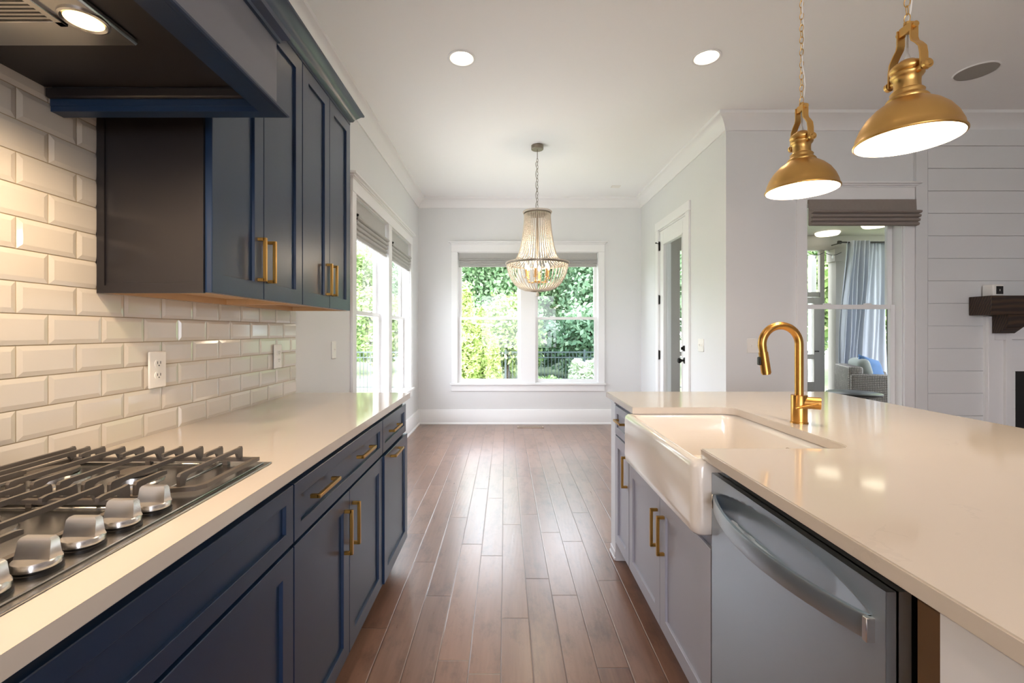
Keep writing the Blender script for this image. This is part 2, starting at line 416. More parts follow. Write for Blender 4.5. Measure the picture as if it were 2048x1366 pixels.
# ------------------------------------------------------------------ windows
def mapper(plane, c, sgn):
    """(u, v, d) -> world; d points into the room"""
    if plane == 'x': return lambda u, v, d: (c+sgn*d, u, v)
    return lambda u, v, d: (u, c+sgn*d, v)
def mbox(bm, mp, u0, u1, v0, v1, d0, d1, bev=0):
    a = mp(u0, v0, d0); b = mp(u1, v1, d1); return box(bm, a[0], b[0], a[1], b[1], a[2], b[2], bev)
def sash(root, mp, u0, u1, z0, z1, zm, scr, deep=-.06):
    """double hung pair of sashes in an opening"""
    for (a, b, dd, gm) in ((zm-.018, z1, deep-.03, 'glass'), (z0, zm+.018, deep, 'screen' if scr else 'glass')):
        bm = nb(); w = .042
        mbox(bm, mp, u0+w, u1-w, a, a+(.045 if dd == deep else .036), dd, dd+.03); mbox(bm, mp, u0+w, u1-w, b-.036, b, dd, dd+.03)
        mbox(bm, mp, u0, u0+w, a, b, dd, dd+.03, .002); mbox(bm, mp, u1-w, u1, a, b, dd, dd+.03, .002)
        s = obj('sash', bm, 'trim', root)
        g = nb(); mbox(g, mp, u0+w-.005, u1-w+.005, a+.03, b-.03, dd+.012, dd+.016); obj('pane', g, gm, s)
    bm = nb()
    for u in ((u0*.72+u1*.28), (u0*.28+u1*.72)): mbox(bm, mp, u-.03, u+.03, zm+.018, zm+.03, deep, deep+.025, .003)
    obj('sash_lock', bm, 'trim', root)
def casing(root, mp, u0, u1, z0, z1, w=.09, mull=(), cap=.1, apron=True, stool=True):
    bm = nb()
    mbox(bm, mp, u0-w, u0, z0, z1, 0, .02, .002); mbox(bm, mp, u1, u1+w, z0, z1, 0, .02, .002)
    for a, b in mull: mbox(bm, mp, a-.002, b+.002, z0, z1, -.139, .02, .002)
    mbox(bm, mp, u0-w, u1+w, z1, z1+cap, 0, .022, .002)
    # jamb liners
    mbox(bm, mp, u0-.005, u0+.008, z0, z1, -.13, 0); mbox(bm, mp, u1-.008, u1+.005, z0, z1, -.13, 0)
    mbox(bm, mp, u0, u1, z1-.008, z1+.005, -.13, 0); mbox(bm, mp, u0, u1, z0-.005, z0+.006, -.13, 0)
    obj('casing', bm, 'trim', root)
    c = nb(); zc = z1+cap
    for a, b, e in ((0, .012, .004), (.012, .026, .016), (.026, .042, .034)):
        mbox(c, mp, u0-w-e, u1+w+e, zc+a, zc+b, 0, .022+e, .002)
    obj('head_cap', c, 'trim', root)
    if stool:
        s = nb(); mbox(s, mp, u0-w-.015, u1+w+.015, z0-.025, z0, -.02, .05, .004); obj('window_sill', s, 'trim', root)
    if apron:
        s = nb(); mbox(s, mp, u0-w, u1+w, z0-.11, z0-.025, 0, .018, .002); obj('apron', s, 'trim', root)
w1 = sroot('window_1'); mpL = mapper('x', XL-.006, 1)
casing(w1, mpL, 3.55, 5.60, .56, 2.34, .09, [(4.54, 4.66)])
sash(w1, mpL, 3.56, 4.53, .565, 2.335, 1.42, False, -.10); sash(w1, mpL, 4.67, 5.59, .565, 2.335, 1.42, False, -.10)
w2 = sroot('window_2'); mpB = mapper('y', YB, -1)
casing(w2, mpB, -.652, 1.262, .56, 2.34, .085, [(.205, .405)])
sash(w2, mpB, -.645, .205, .565, 2.335, 1.44, False); sash(w2, mpB, .405, 1.255, .565, 2.335, 1.44, True)
w3 = sroot('window_3'); mpR = mapper('y', YL, -1)
casing(w3, mpR, 2.515, 3.325, .5, 2.36, .085, [])
sash(w3, mpR, 2.525, 3.315, .505, 2.355, 1.47, False, -.09)

# ------------------------------------------------------------------ roman shades (folded stacks)
def shade(name, label, mp, u0, u1, ztop, zbot, mat, depth=.07, din=0.0, nf=5, pulls=True):
    t = thing(name, label, 'window shade')
    bm = nb(); h = ztop-zbot; flat = h*.42; pts = [(din, ztop), (din+.012, ztop)]
    pts.append((din+.016, ztop-flat)); st = (h-flat)/nf
    for i in range(nf):
        z = ztop-flat-i*st; dpt = depth*(1-.12*i)
        pts += [(din+dpt*.62, z-st*.10), (din+dpt*.95, z-st*.35), (din+dpt, z-st*.62), (din+dpt*.9, z-st*.9), (din+dpt*.55, z-st*.97)]
    pts += [(din+.01, zbot), (din, zbot+.01)]
    A = [bm.verts.new(mp(u0, z, d)) for d, z in pts]; B = [bm.verts.new(mp(u1, z, d)) for d, z in pts]; n = len(pts)
    fs = [bm.faces.new(A), bm.faces.new(B)]+[bm.faces.new((A[i], A[(i+1) % n], B[(i+1) % n], B[i])) for i in range(n)]
    bmesh.ops.recalc_face_normals(bm, faces=fs)
    obj('fabric', bm, mat, t, smooth=60)
    hr = nb(); mbox(hr, mp, u0, u1, ztop-.03, ztop, din-.01, din+.0, .002); obj('headrail', hr, mat, t)
    if pulls:
        for i in range(3):
            c = nb(); uu = u0-.004; zz = ztop-flat-.01-i*.03
            r = bmesh.ops.create_uvsphere(c, u_segments=10, v_segments=8, radius=.016)
            for v in r['verts']: v.co = Vector(mp(uu+v.co.y*.4, zz+v.co.z*.7, din+.05-i*.012+v.co.x))
            obj('cord_knob', c, 'bronze', t)
    return t
shade('roman_shade', 'pale linen roman shade gathered at top of the left side window nearer the upper cabinets', mpL, 3.565, 4.525, 2.325, 2.0, 'shade', .06, -.03)
shade('roman_shade', 'pale linen roman shade gathered at top of the left side window nearer the back corner', mpL, 4.675, 5.585, 2.325, 2.0, 'shade', .06, -.03)
shade('roman_shade', 'wide light grey roman shade folded up across the double window behind the chandelier', mpB, -.635, 1.245, 2.335, 2.14, 'shade', .055, -.035, pulls=False)
shade('roman_shade', 'taupe roman shade folded up over the window looking onto the porch', mpR, 2.518, 3.405, 2.355, 2.135, 'shade_dark', .07, .026, nf=4, pulls=False)

# ------------------------------------------------------------------ glass door on the nook's right wall
d1 = sroot('door_1'); mpD = mapper('x', XR, -1)
bm = nb(); mbox(bm, mpD, 4.51, 4.60, 0, 2.47, 0, .02, .002); mbox(bm, mpD, 5.42, 5.51, 0, 2.47, 0, .02, .002)
mbox(bm, mpD, 4.50, 5.52, 2.47, 2.57, 0, .022, .002)
mbox(bm, mpD, 4.595, 4.61, 0, 2.47, -.13, 0); mbox(bm, mpD, 5.41, 5.425, 0, 2.47, -.13, 0); mbox(bm, mpD, 4.6, 5.42, 2.455, 2.475, -.13, 0)
obj('casing', bm, 'trim', d1)
bm = nb(); ya, yb, za, zb = 4.612, 5.408, .01, 2.452
mbox(bm, mpD, ya, ya+.11, za, zb, -.05, -.005, .002); mbox(bm, mpD, yb-.11, yb, za, zb, -.05, -.005, .002)
mbox(bm, mpD, ya+.11, yb-.11, zb-.16, zb, -.05, -.005, .002); mbox(bm, mpD, ya+.11, yb-.11, za, .25, -.05, -.005, .002)
for a, b, c, d in ((ya+.108, ya+.125, .25, zb-.16), (yb-.125, yb-.108, .25, zb-.16), (ya+.11, yb-.11, zb-.175, zb-.158), (ya+.11, yb-.11, .248, .265)):
    mbox(bm, mpD, a, b, c, d, -.05, .002, .003)
obj('door_slab', bm, 'trim', d1)
bm = nb(); mbox(bm, mpD, ya+.12, yb-.12, .26, zb-.17, -.03, -.024); obj('pane', bm, 'glass', d1)
for zz in (.3, .98, 1.64, 2.28):
    bm = nb(); mbox(bm, mpD, 5.402, 5.418, zz-.05, zz+.05, -.004, .008, .002)
    cyl(bm, mpD(5.41, zz-.056, .008), mpD(5.41, zz+.056, .008), .006, 8)
    if zz > 2.2: cyl(bm, mpD(5.41, zz+.03, .01), mpD(5.36, zz+.028, .06), .004, 8); cyl(bm, mpD(5.365, zz+.028, .055), mpD(5.355, zz+.028, .066), .008, 10)
    obj('hinge', bm, 'bronze', d1)
q = Matrix.Rotation(-PI/2, 3, 'Y')
bm = nb(); lathe(bm, [(.001, 0), (.032, 0), (.032, .006), (.012, .01), (.011, .03), (.02, .038), (.028, .05), (.029, .06), (.022, .07), (.001, .073)], 20, (XR+.005, 4.668, .96), q)
obj('door_knob', bm, 'bronze', d1)
bm = nb(); lathe(bm, [(.001, 0), (.03, 0), (.03, .012), (.022, .02), (.001, .02)], 20, (XR+.005, 4.668, 1.085), q)
box(bm, XR-.035, XR-.01, 4.664, 4.672, 1.07, 1.10, .002); obj('deadbolt', bm, 'bronze', d1)

# ------------------------------------------------------------------ switch plates and outlets
def plate(name, label, cat, mp, u, v, w, h, kind, group=None):
    bm = nb(); mbox(bm, mp, u-w/2, u+w/2, v-h/2, v+h/2, 0, .007, .003)
    o = obj(name, bm, 'plastic'); tag(o, label, cat, group)
    if kind == 'outlet':
        for s in (-1, 1):
            vc = v+s*.020; c = nb()
            pts = []
            for i in range(20):
                a = 2*PI*i/20; pts.append((u+.0165*math.cos(a), vc+max(-.0125, min(.0125, .0165*math.sin(a)))))
            A = [c.verts.new(mp(p[0], p[1], .006)) for p in pts]; B = [c.verts.new(mp(p[0], p[1], .010)) for p in pts]
            fs = [c.faces.new(B)]+[c.faces.new((A[i], A[(i+1) % 20], B[(i+1) % 20], B[i])) for i in range(20)]
            bmesh.ops.recalc_face_normals(c, faces=fs)
            r = obj('receptacle', c, 'plastic', o)
            s2 = nb(); mbox(s2, mp, u-.0075, u-.0055, vc-.001, vc+.008, .0095, .0106); mbox(s2, mp, u+.0055, u+.0075, vc-.001, vc+.008, .0095, .0106)
            cyl(s2, mp(u, vc-.006, .0095), mp(u, vc-.006, .0106), .0022, 10); obj('slot', s2, 'black', r)
    else:
        n = 2 if w > .1 else 1
        for i in range(n):
            uu = u+(i-(n-1)/2)*.046
            c = nb(); mbox(c, mp, uu-.006, uu+.006, v-.012, v+.012, .006, .009, .001); mbox(c, mp, uu-.004, uu+.004, v-.001, v+.01, .008, .016, .001)
            obj('toggle', c, 'plastic', o)
    return o
mpT = mapper('x', XL, 1)
plate('wall_outlet', 'white duplex outlet on the tiled wall closer to the cooktop', 'outlet', mapper('x', XL+.008, 1), 1.52, 1.132, .075, .122, 'outlet')
plate('wall_outlet', 'white duplex outlet near the far end of the tiled wall', 'outlet', mapper('x', XL+.008, 1), 2.325, 1.132, .075, .122, 'outlet')
plate('light_switch', 'single white light switch on plain wall under the blue upper cabinets', 'light switch', mpL, 3.12, 1.132, .075, .12, 'switch')
plate('light_switch', 'white double light switch plate beside the glass door', 'light switch', mpD, 4.26, 1.13, .12, .12, 'switch')
plate('light_switch', 'white double switch plate on the grey wall behind the faucet spout', 'light switch', mpR, 2.08, 1.14, .12, .12, 'switch')
plate('wall_outlet', 'small white outlet low on left wall under the side window stool', 'outlet', mpL, 5.25, .36, .075, .12, 'outlet')

# ------------------------------------------------------------------ tile backsplash
def tile_panel():
    bm = nb(); h, w, g, b, zt = .0782, .1545, .0026, .012, .0038
    H0 = .9128; X = XL-.0045
    def zmax(yc): return 3.0 if yc < 1.30 else 1.42
    for k in range(0, 27):
        z0 = H0+k*h+g/2; z1 = z0+h-g
        o = 1.1688 if k % 2 == 0 else 1.0915
        n0 = math.floor((-.6-o)/w)
        y = o+n0*w
        while y < 2.545:
            ya, yb = y+g/2, min(y+w-g/2, 2.545); zz1 = z1
            if yb-ya > .012:
                lim = zmax(ya+.02)
                if ya < 1.307 < yb and z0 > 1.36: yb = 1.304
                if z0 < lim-.02:
                    zz1 = min(z1, lim)
                    fs = []
                    def q(y_, z_, x_): return bm.verts.new((x_, y_, z_))
                    bb_ = min(b, (yb-ya)*.4, (zz1-z0)*.4)
                    cut_r = (y+w-g/2) > yb+.002
                    A = [q(ya, z0, X+.002), q(yb, z0, X+.002), q(yb, zz1, X+.002), q(ya, zz1, X+.002)]
                    A2 = [q(v.co.y, v.co.z, X+.005) for v in A]
                    rb = 0 if cut_r else bb_
                    Bv = [q(ya+bb_, z0+bb_, X+zt+.004), q(yb-rb, z0+bb_, X+zt+.004), q(yb-rb, zz1-bb_, X+zt+.004), q(ya+bb_, zz1-bb_, X+zt+.004)]
                    for i in range(4):
                        fs.append(bm.faces.new((A[i], A[(i+1) % 4], A2[(i+1) % 4], A2[i]))); fs.append(bm.faces.new((A2[i], A2[(i+1) % 4], Bv[(i+1) % 4], Bv[i])))
                    fs.append(bm.faces.new(Bv)); bmesh.ops.recalc_face_normals(bm, faces=fs)
                    f = fs[-1]; f.normal_update()
                    if f.normal.x < 0:
                        for ff in fs: ff.normal_flip()
            y += w
    return bm
bs = obj('tile_backsplash', tile_panel(), 'tile', smooth=8)
tag(bs, 'glossy white subway tile backsplash behind the cooktop and left counter', 'backsplash')
bm = nb(); box(bm, XL-.0058, XL-.001, -.7, 1.304, .913, 3.0); box(bm, XL-.006, XL-.001, 1.304, 2.547, .913, 1.42); obj('grout', bm, 'grout', bs)

# ------------------------------------------------------------------ shaker panels and pulls
def shaker(name, mp, u0, u1, v0, v1, mat, parent, th=.02, st=.057, rec=.009):
    bm = nb(); c = .0015
    def ring(a, d): return [bm.verts.new(mp(*p, d)) for p in ((u0+a, v0+a), (u1-a, v0+a), (u1-a, v1-a), (u0+a, v1-a))]
    R = [ring(0, -th), ring(0, -c), ring(c, 0), ring(st-.001, 0), ring(st, -.001), ring(st+.001, -rec), ]
    fs = [bm.faces.new(R[0])]
    for A, B in zip(R, R[1:]):
        for i in range(4): fs.append(bm.faces.new((A[i], A[(i+1) % 4], B[(i+1) % 4], B[i])))
    fs.append(bm.faces.new(R[-1])); bmesh.ops.recalc_face_normals(bm, faces=fs)
    return obj(name, bm, mat, parent, smooth=20)
def pull(mp, u, v, length, vert, parent, mat='gold_pull', out=.03):
    bm = nb(); s = .0055; L = length/2
    if vert:
        mbox(bm, mp, u-s, u+s, v-L, v+L, out-.011, out, .0012)
        for q_ in (v-L+s, v+L-s): mbox(bm, mp, u-s, u+s, q_-s, q_+s, 0, out-.005, .0008)
    else:
        mbox(bm, mp, u-L, u+L, v-s, v+s, out-.011, out, .0012)
        for q_ in (u-L+s, u+L-s): mbox(bm, mp, q_-s, q_+s, v-s, v+s, 0, out-.005, .0008)
    return obj('handle', bm, mat, parent)

# ------------------------------------------------------------------ left base run
XF = -.557; mpc = mapper('x', XF, 1); G = .0025
def base_body(y0, y1, lab):
    t = thing('base_cabinet', lab, 'cabinet', (0, 0, 0))
    bm = nb(); box(bm, XL+.001, XF-.0205, y0+.0005, y1-.0005, .11, .883, .001); obj('body', bm, 'navy', t)
    bm = nb(); box(bm, XL+.02, XF-.08, y0+.001, y1-.001, 0, .11); obj('toe_kick', bm, 'navy_side', t)
    return t
A = base_body(.25, 1.19, 'navy base cabinet directly under the gas cooktop')
shaker('false_front', mpc, .25+G, 1.19-G, .703, .857, 'navy', A, st=.04)
for a, b, hu in ((.25+G, .72-G/2, .68), (.72+G/2, 1.19-G, .76)):
    d = shaker('door', mpc, a, b, .112, .693, 'navy', A); pull(mpc, hu, .5, .155, True, d)
B = base_body(1.19, 2.05, 'navy base cabinet with wide two-pull drawer over a pair of doors')
d = shaker('drawer', mpc, 1.19+G, 2.05-G, .703, .857, 'navy', B, st=.04)
pull(mpc, 1.37, .79, .165, False, d); pull(mpc, 1.77, .79, .165, False, d)
for a, b, hu in ((1.19+G, 1.614-G/2, 1.565), (1.614+G/2, 2.05-G, 1.645)):
    d = shaker('door', mpc, a, b, .112, .693, 'navy', B); pull(mpc, hu, .565, .155, True, d)
Cc = base_body(2.05, 2.53, 'navy base cabinet at the far end with one small drawer and pull-out door')
d = shaker('drawer', mpc, 2.05+G, 2.53-G, .703, .857, 'navy', Cc, st=.04); pull(mpc, 2.24, .785, .165, False, d)
mpc2 = mapper('x', XF+.008, 1)
d = shaker('door', mpc2, 2.05+G, 2.53-G, .112, .693, 'navy', Cc); pull(mpc2, 2.24, .665, .165, False, d)
# near-side cabinet beyond the cooktop unit, running behind the camera
E = base_body(-.75, .25, 'navy base cabinet at the near end below the counter edge')
shaker('drawer', mpc, -.75+G, .25-G, .703, .857, 'navy', E, st=.04); shaker('door', mpc, -.75+G, .25-G, .112, .693, 'navy', E)

bm = nb()   # worktop with cut-out under the cooktop
y0, y1 = .30, 1.16
for a in ((XL+.0, -.54, y1, 2.56), (XL+.0, -.54, -.76, y0)): box(bm, a[0], a[1], a[2], a[3], .884, .914)
box(bm, -.64, -.54, y0, y1, .884, .914); box(bm, XL, -1.08, y0, y1, .884, .914)
bmesh.ops.remove_doubles(bm, verts=bm.verts, dist=1e-5)
ct = obj('countertop', bm, 'quartz'); tag(ct, 'white quartz counter holding the gas cooktop on the left', 'countertop')

# ------------------------------------------------------------------ cooktop
ck = thing('gas_cooktop', 'stainless gas cooktop with dark cast iron grates set into the left counter', 'cooktop', (0, 0, 0))
bm = nb()
X0, X1, Y0, Y1 = -1.135, -.612, .272, 1.186
box(bm, X0, X1, Y0, Y1, .914, .9185, .0015)
box(bm, X0+.015, X1-.013, Y0+.015, Y1-.015, .9185, .922, .0015)
obj('tray', bm, 'steel', ck)
bm = nb()   # raised deck edge bars at the grate wells
for ya, yb in ((.30, .58), (.59, .87), (.88, 1.16)):
    for a in ((-1.115, -1.10, ya, yb), (-.735, -.72, ya, yb), (-1.115, -.72, ya, ya+.012), (-1.115, -.72, yb-.012, yb)):
        box(bm, a[0], a[1], a[2], a[3], .921, .926, .002)
obj('raised_rim', bm, 'steel', ck)
def burner(x, y, r):
    bm = nb(); lathe(bm, [(r*1.45, .922), (r*1.4, .926), (r*1.1, .927), (r*1.02, .938), (r*.9, .940), (.001, .940)], 28, (x, y, 0)); o = obj('burner', bm, 'steel', ck)
    bm = nb(); lathe(bm, [(r*1.0, .940), (r*1.04, .943), (r*1.0, .948), (r*.5, .950), (.001, .950)], 28, (x, y, 0)); obj('burner_cap', bm, 'iron', o)
for x, y, r in ((-.83, 1.02, .035), (-1.02, 1.02, .045), (-.90, .73, .055), (-.83, .44, .045), (-1.02, .44, .035)): burner(x, y, r)
BX = [-.675, -.725, -.775, -.826, -.875, -.926, -.974, -1.025, -1.063, -1.10]
def grate(ya, yb, first, last):
    bm = nb(); zb0, zb1 = .930, .939
    # flat perimeter frame with a cut near-front corner
    xa, xb = -1.112, -.630
    wd = .012
    if first: outer = [(xa, ya), (xb, ya), (xb, yb-.075), (xb-.012, yb-.055), (-.702, yb-.04), (-.702, yb), (xa, yb)]
    elif last: outer = [(xa, ya), (-.702, ya), (-.702, ya+.04), (xb-.012, ya+.055), (xb, ya+.075), (xb, yb), (xa, yb)]
    else: outer = [(xa, ya), (-.702, ya), (-.702, yb), (xa, yb)]
    o2 = outer[::-1]+[outer[-1]]; inner = []; N_ = len(outer)
    for i in range(N_):
        p0_, p1_, p2_ = Vector(outer[i-1]), Vector(outer[i]), Vector(outer[(i+1) % N_])
        t1, t2 = (p1_-p0_).normalized(), (p2_-p1_).normalized(); n1, n2 = Vector((-t1.y, t1.x)), Vector((-t2.y, t2.x))
        inner.append(tuple(p1_+(n1+n2)*(wd/(1+n1.dot(n2)))))
    rows = [[bm.verts.new((p[0], p[1], z)) for p in pp] for pp, z in ((outer, zb0), (outer, zb1), (inner, zb1), (inner, zb0))]
    fs = []
    for i in range(4):
        P1, P2 = rows[i], rows[(i+1) % 4]
        for j in range(N_): fs.append(bm.faces.new((P1[j], P1[(j+1) % N_], P2[(j+1) % N_], P2[j])))
    bmesh.ops.recalc_face_normals(bm, faces=fs)
    for cx in (xa+.01, -.71, (xa-.70)/2):
        for cy in (ya+.008, yb-.008):
            box(bm, cx-.006, cx+.006, cy-.006, cy+.006, .9215, .932)
    zt, zl = .966, .9565; ym = (ya+yb)/2
    for i, x in enumerate(BX):
        if i == 0 and not (first or last): continue
        sa, sb = (ya+.052 if i == 0 and last else ya+.003), (yb-.052 if i == 0 and first else yb-.003)
        def bar(y0_, y1_, riseA, riseB):
            pts = []
            if riseA: pts += [(y0_, zb1-.002), (y0_, zt-.006), (y0_+.003, zt-.001)]
            else: pts += [(y0_, zl), (y0_, zt-.002)]
            pts += [(y0_+.012, zt)]; pts += [(y1_-.012, zt)]
            if riseB: pts += [(y1_-.003, zt-.001+.003), (y1_, zt-.004), (y1_, zb1-.002), (y1_-.014, zb1-.002), (y1_-.022, zl-.004), (y1_-.03, zl)]
            else: pts += [(y1_, zt-.002), (y1_, zl)]
            if riseA: pts += [(y0_+.03, zl), (y0_+.022, zl-.004), (y0_+.014, zb1-.002)]
            hw = .0036
            P1 = [bm.verts.new((x-hw, p[0], p[1])) for p in pts]; P2 = [bm.verts.new((x+hw, p[0], p[1])) for p in pts]; n = len(pts)
            f2 = [bm.faces.new(P1), bm.faces.new(P2)]+[bm.faces.new((P1[k_], P1[(k_+1) % n], P2[(k_+1) % n], P2[k_])) for k_ in range(n)]
            bmesh.ops.recalc_face_normals(bm, faces=f2)
        if i % 2 == 0 or i >= 8: bar(sa, sb, True, True)
        else:
            bar(sa, ym-.055, True, False); bar(ym+.07, sb, False, True)
    obj('grate', bm, 'iron', ck, smooth=30)
grate(.880, 1.158, False, True); grate(.592, .872, False, False); grate(.300, .583, True, False)
def knob(y):
    x = -.664; c = nb(); lathe(c, [(.001, .922), (.029, .922), (.029, .926), (.026, .927), (.026, .929)], 32, (x, y, 0)); obj('knob_base', c, 'black', ck)
    bm = nb(); lathe(bm, [(.026, .928), (.0278, .930), (.0278, .937), (.0262, .940), (.001, .941)], 40, (x, y, 0))
    z0, z1 = .938, .969; V = []
    for zz, aa, b0_, b1_ in ((z0, .0255, -.002, .016), (z0+.006, .0252, -.0005, .013), (z1-.004, .0235, .003, .011), (z1, .0205, .0045, .0095)):
        V.append([bm.verts.new((x+sx*aa, y+yy, zz)) for sx, yy in ((-1, b0_-.006), (1, b0_-.006), (1, b1_-.002), (-1, b1_-.002))])
    fs = [bm.faces.new(V[-1]), bm.faces.new(V[0])]
    for P1, P2 in zip(V, V[1:]):
        for i in range(4): fs.append(bm.faces.new((P1[i], P1[(i+1) % 4], P2[(i+1) % 4], P2[i])))
    bmesh.ops.recalc_face_normals(bm, faces=fs)
    obj('knob', bm, 'chrome', ck, smooth=35)
for y in (.852, .782, .710, .640, .572): knob(y)

# ------------------------------------------------------------------ upper cabinets
XU = -.85; mpu = mapper('x', XU, 1)
def upper(y0, y1, split, lab, side):
    t = thing('upper_cabinet', lab, 'cabinet')
    bm = nb(); zb = 1.371; zt = 2.39
    xs = XL+.005
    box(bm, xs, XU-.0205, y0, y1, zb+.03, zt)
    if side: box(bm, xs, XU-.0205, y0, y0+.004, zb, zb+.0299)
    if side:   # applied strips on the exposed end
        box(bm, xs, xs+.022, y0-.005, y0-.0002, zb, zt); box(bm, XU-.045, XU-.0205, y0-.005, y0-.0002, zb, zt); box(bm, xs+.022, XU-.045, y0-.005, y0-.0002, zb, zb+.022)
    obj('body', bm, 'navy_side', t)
    bm = nb(); ya_ = y0+.0045 if side else y0+.0005; box(bm, xs, XU-.0207, ya_, y1-.0005, zb+.024, zb+.0297); box(bm, xs, xs+.018, ya_+.014, y1-.0145, zb+.001, zb+.024); box(bm, XU-.038, XU-.0207, ya_+.014, y1-.0145, zb+.001, zb+.024); box(bm, xs, XU-.0207, ya_, ya_+.014, zb+.001, zb+.024); box(bm, xs, XU-.0207, y1-.0145, y1-.0005, zb+.001, zb+.024); obj('underside', bm, 'maple', t)
    for a, b, hu in ((y0+G, split-G/2, split-.037), (split+G/2, y1-G, split+.028)):
        d = shaker('door', mpu, a, b, zb+.002, zt-.002, 'navy', t); pull(mpu, hu, 1.507, .15, True, d)
    return t
upper(1.307, 1.893, 1.59, 'navy upper cabinet with two tall doors, closest to the hood', True)
upper(1.893, 2.475, 2.185, 'navy upper cabinet with two tall doors at the window end', False)
bm = nb(); cp = [(0, 2.39), (0, 2.405), (.012, 2.41), (.02, 2.425), (.045, 2.452), (.058, 2.458), (.06, 2.466), (-.02, 2.466), (-.02, 2.39)]
# return around the far end: interior side is the room
pth = [(XL-.004, 2.475), (XU, 2.475), (XU, 1.22)]
pth = pth[::-1]; pth = [(XU, 1.20), (XU, 2.475), (XL-.004, 2.475)]
molding(bm, [(a, b) for a, b in pth], cp)
cc = obj('cabinet_crown', bm, 'navy'); tag(cc, 'navy crown moulding along the top of the upper cabinets', 'crown moulding')
bm = nb(); box(bm, XL-.004, XU-.02, 1.305, 2.455, 2.39, 2.46); obj('top_panel', bm, 'navy_side', cc)

# ------------------------------------------------------------------ range hood
hd = thing('range_hood', 'navy wood range hood with warm lamps above the cooktop', 'range hood')
HX, HY0, HY1, HZ = -.579, .25, 1.205, 1.83
bm = nb()
fx1, fy0, fy1 = HX-.0095, HY0+.0065, HY1-.0065
box(bm, -.64, fx1, fy0, fy1, HZ, HZ+.0135); box(bm, -.64, -.606, HY0+.032, HY1-.032, HZ+.0135, HZ+.055); box(bm, XL+.005, -.6402, HY1-.036, HY1-.032, HZ+.0135, HZ+.055); box(bm, XL+.005, -.6402, fy1-.028, fy1, HZ, HZ+.0135); box(bm, XL+.005, -.6402, fy0, fy0+.028, HZ, HZ+.0135)
obj('bottom_frame', bm, 'navy', hd)
bm = nb()
prof = [(0, HZ), (.003, HZ), (.006, HZ+.003), (.006, HZ+.008), (.001, HZ+.011), (-.003, HZ+.012), (-.0062, HZ+.014), (-.0062, HZ+.0002)]
molding(bm, [(HX, HY0), (HX, HY1), (XL+.005, HY1)], [(d-.003, z) for d, z in prof])
obj('bead_trim', bm, 'navy', hd)
bm = nb(); molding(bm, [(-.598, HY0+.024), (-.598, HY1-.024), (XL+.005, HY1-.024)], [(-.0065, HZ+.012), (.0, HZ+.012), (0, 2.02), (-.0065, 2.02)])
obj('fascia', bm, P('hood_band_paint', '6d6e78', .4, vary=(5, .03)), hd)['label'] = 'greyer flat band of the hood'
bm = nb(); mp_ = [(-.03, 2.008), (.004, 2.008), (.006, 2.015), (.014, 2.017), (.016, 2.025), (.026, 2.031), (.032, 2.036), (.032, 2.05), (.02, 2.056), (-.03, 2.058)]
molding(bm, [(-.605, HY0+.03), (-.605, HY1-.031), (XL+.005, HY1-.031)], mp_); obj('crown', bm, 'navy', hd)
bm = nb(); xa = XL+.005
V = [[bm.verts.new(p) for p in ((xa, a, z), (b, a, z), (b, c, z), (xa, c, z))] for a, b, c, z in ((HY0+.06, -.65, HY1-.07, 2.055), (HY0+.2, -.86, HY1-.24, 2.5), (HY0+.2, -.86, HY1-.24, CZ-.001))]
fs = [bm.faces.new(V[-1])]
for P1, P2 in zip(V, V[1:]):
    for i in range(4): fs.append(bm.faces.new((P1[i], P1[(i+1) % 4], P2[(i+1) % 4], P2[i])))
bmesh.ops.recalc_face_normals(bm, faces=fs); obj('chimney', bm, 'navy', hd)
bm = nb(); box(bm, XL+.005, -.63, HY0+.04, HY1-.05, 1.8852, 1.905); 
box(bm, XL+.005, -.66, HY1-.05, HY1-.036, 1.86, 1.8848, .003)
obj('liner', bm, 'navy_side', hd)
bm = nb(); box(bm, -1.16, -.787, .485, .971, 1.872, 1.886, .004); ins = obj('insert', bm, 'steel', hd)
bm = nb()
for a in ((-1.12, -1.105, .56, .90), (-.885, -.87, .56, .90), (-1.12, -.87, .56, .575), (-1.12, -.87, .885, .90)): box(bm, a[0], a[1], a[2], a[3], 1.866, 1.873, .001)
for i in range(30): box(bm, -1.105, -.885, .578+i*.0102, .583+i*.0102, 1.8675, 1.8725)
box(bm, -1.03, -.96, .69, .78, 1.862, 1.868, .001); obj('grease_filter', bm, 'steel', ins)
for y in (.888, .568):
    bm = nb(); lathe(bm, [(.031, 1.873), (.040, 1.873), (.040, 1.869), (.036, 1.867), (.031, 1.870)], 28, (-.828, y, 0)); r = obj('lamp_ring', bm, 'steel', hd)
    bm = nb(); lathe(bm, [(.001, 1.8695), (.031, 1.8695)], 28, (-.828, y, 0)); obj('lamp_lens', bm, 'lens_warm', r)
    light('hood_lamp', 'SPOT', (-.828, y, 1.864), 22, WARM, (0, 0, 0), .03, parent=hd, spot=math.radians(160), blend=.6)

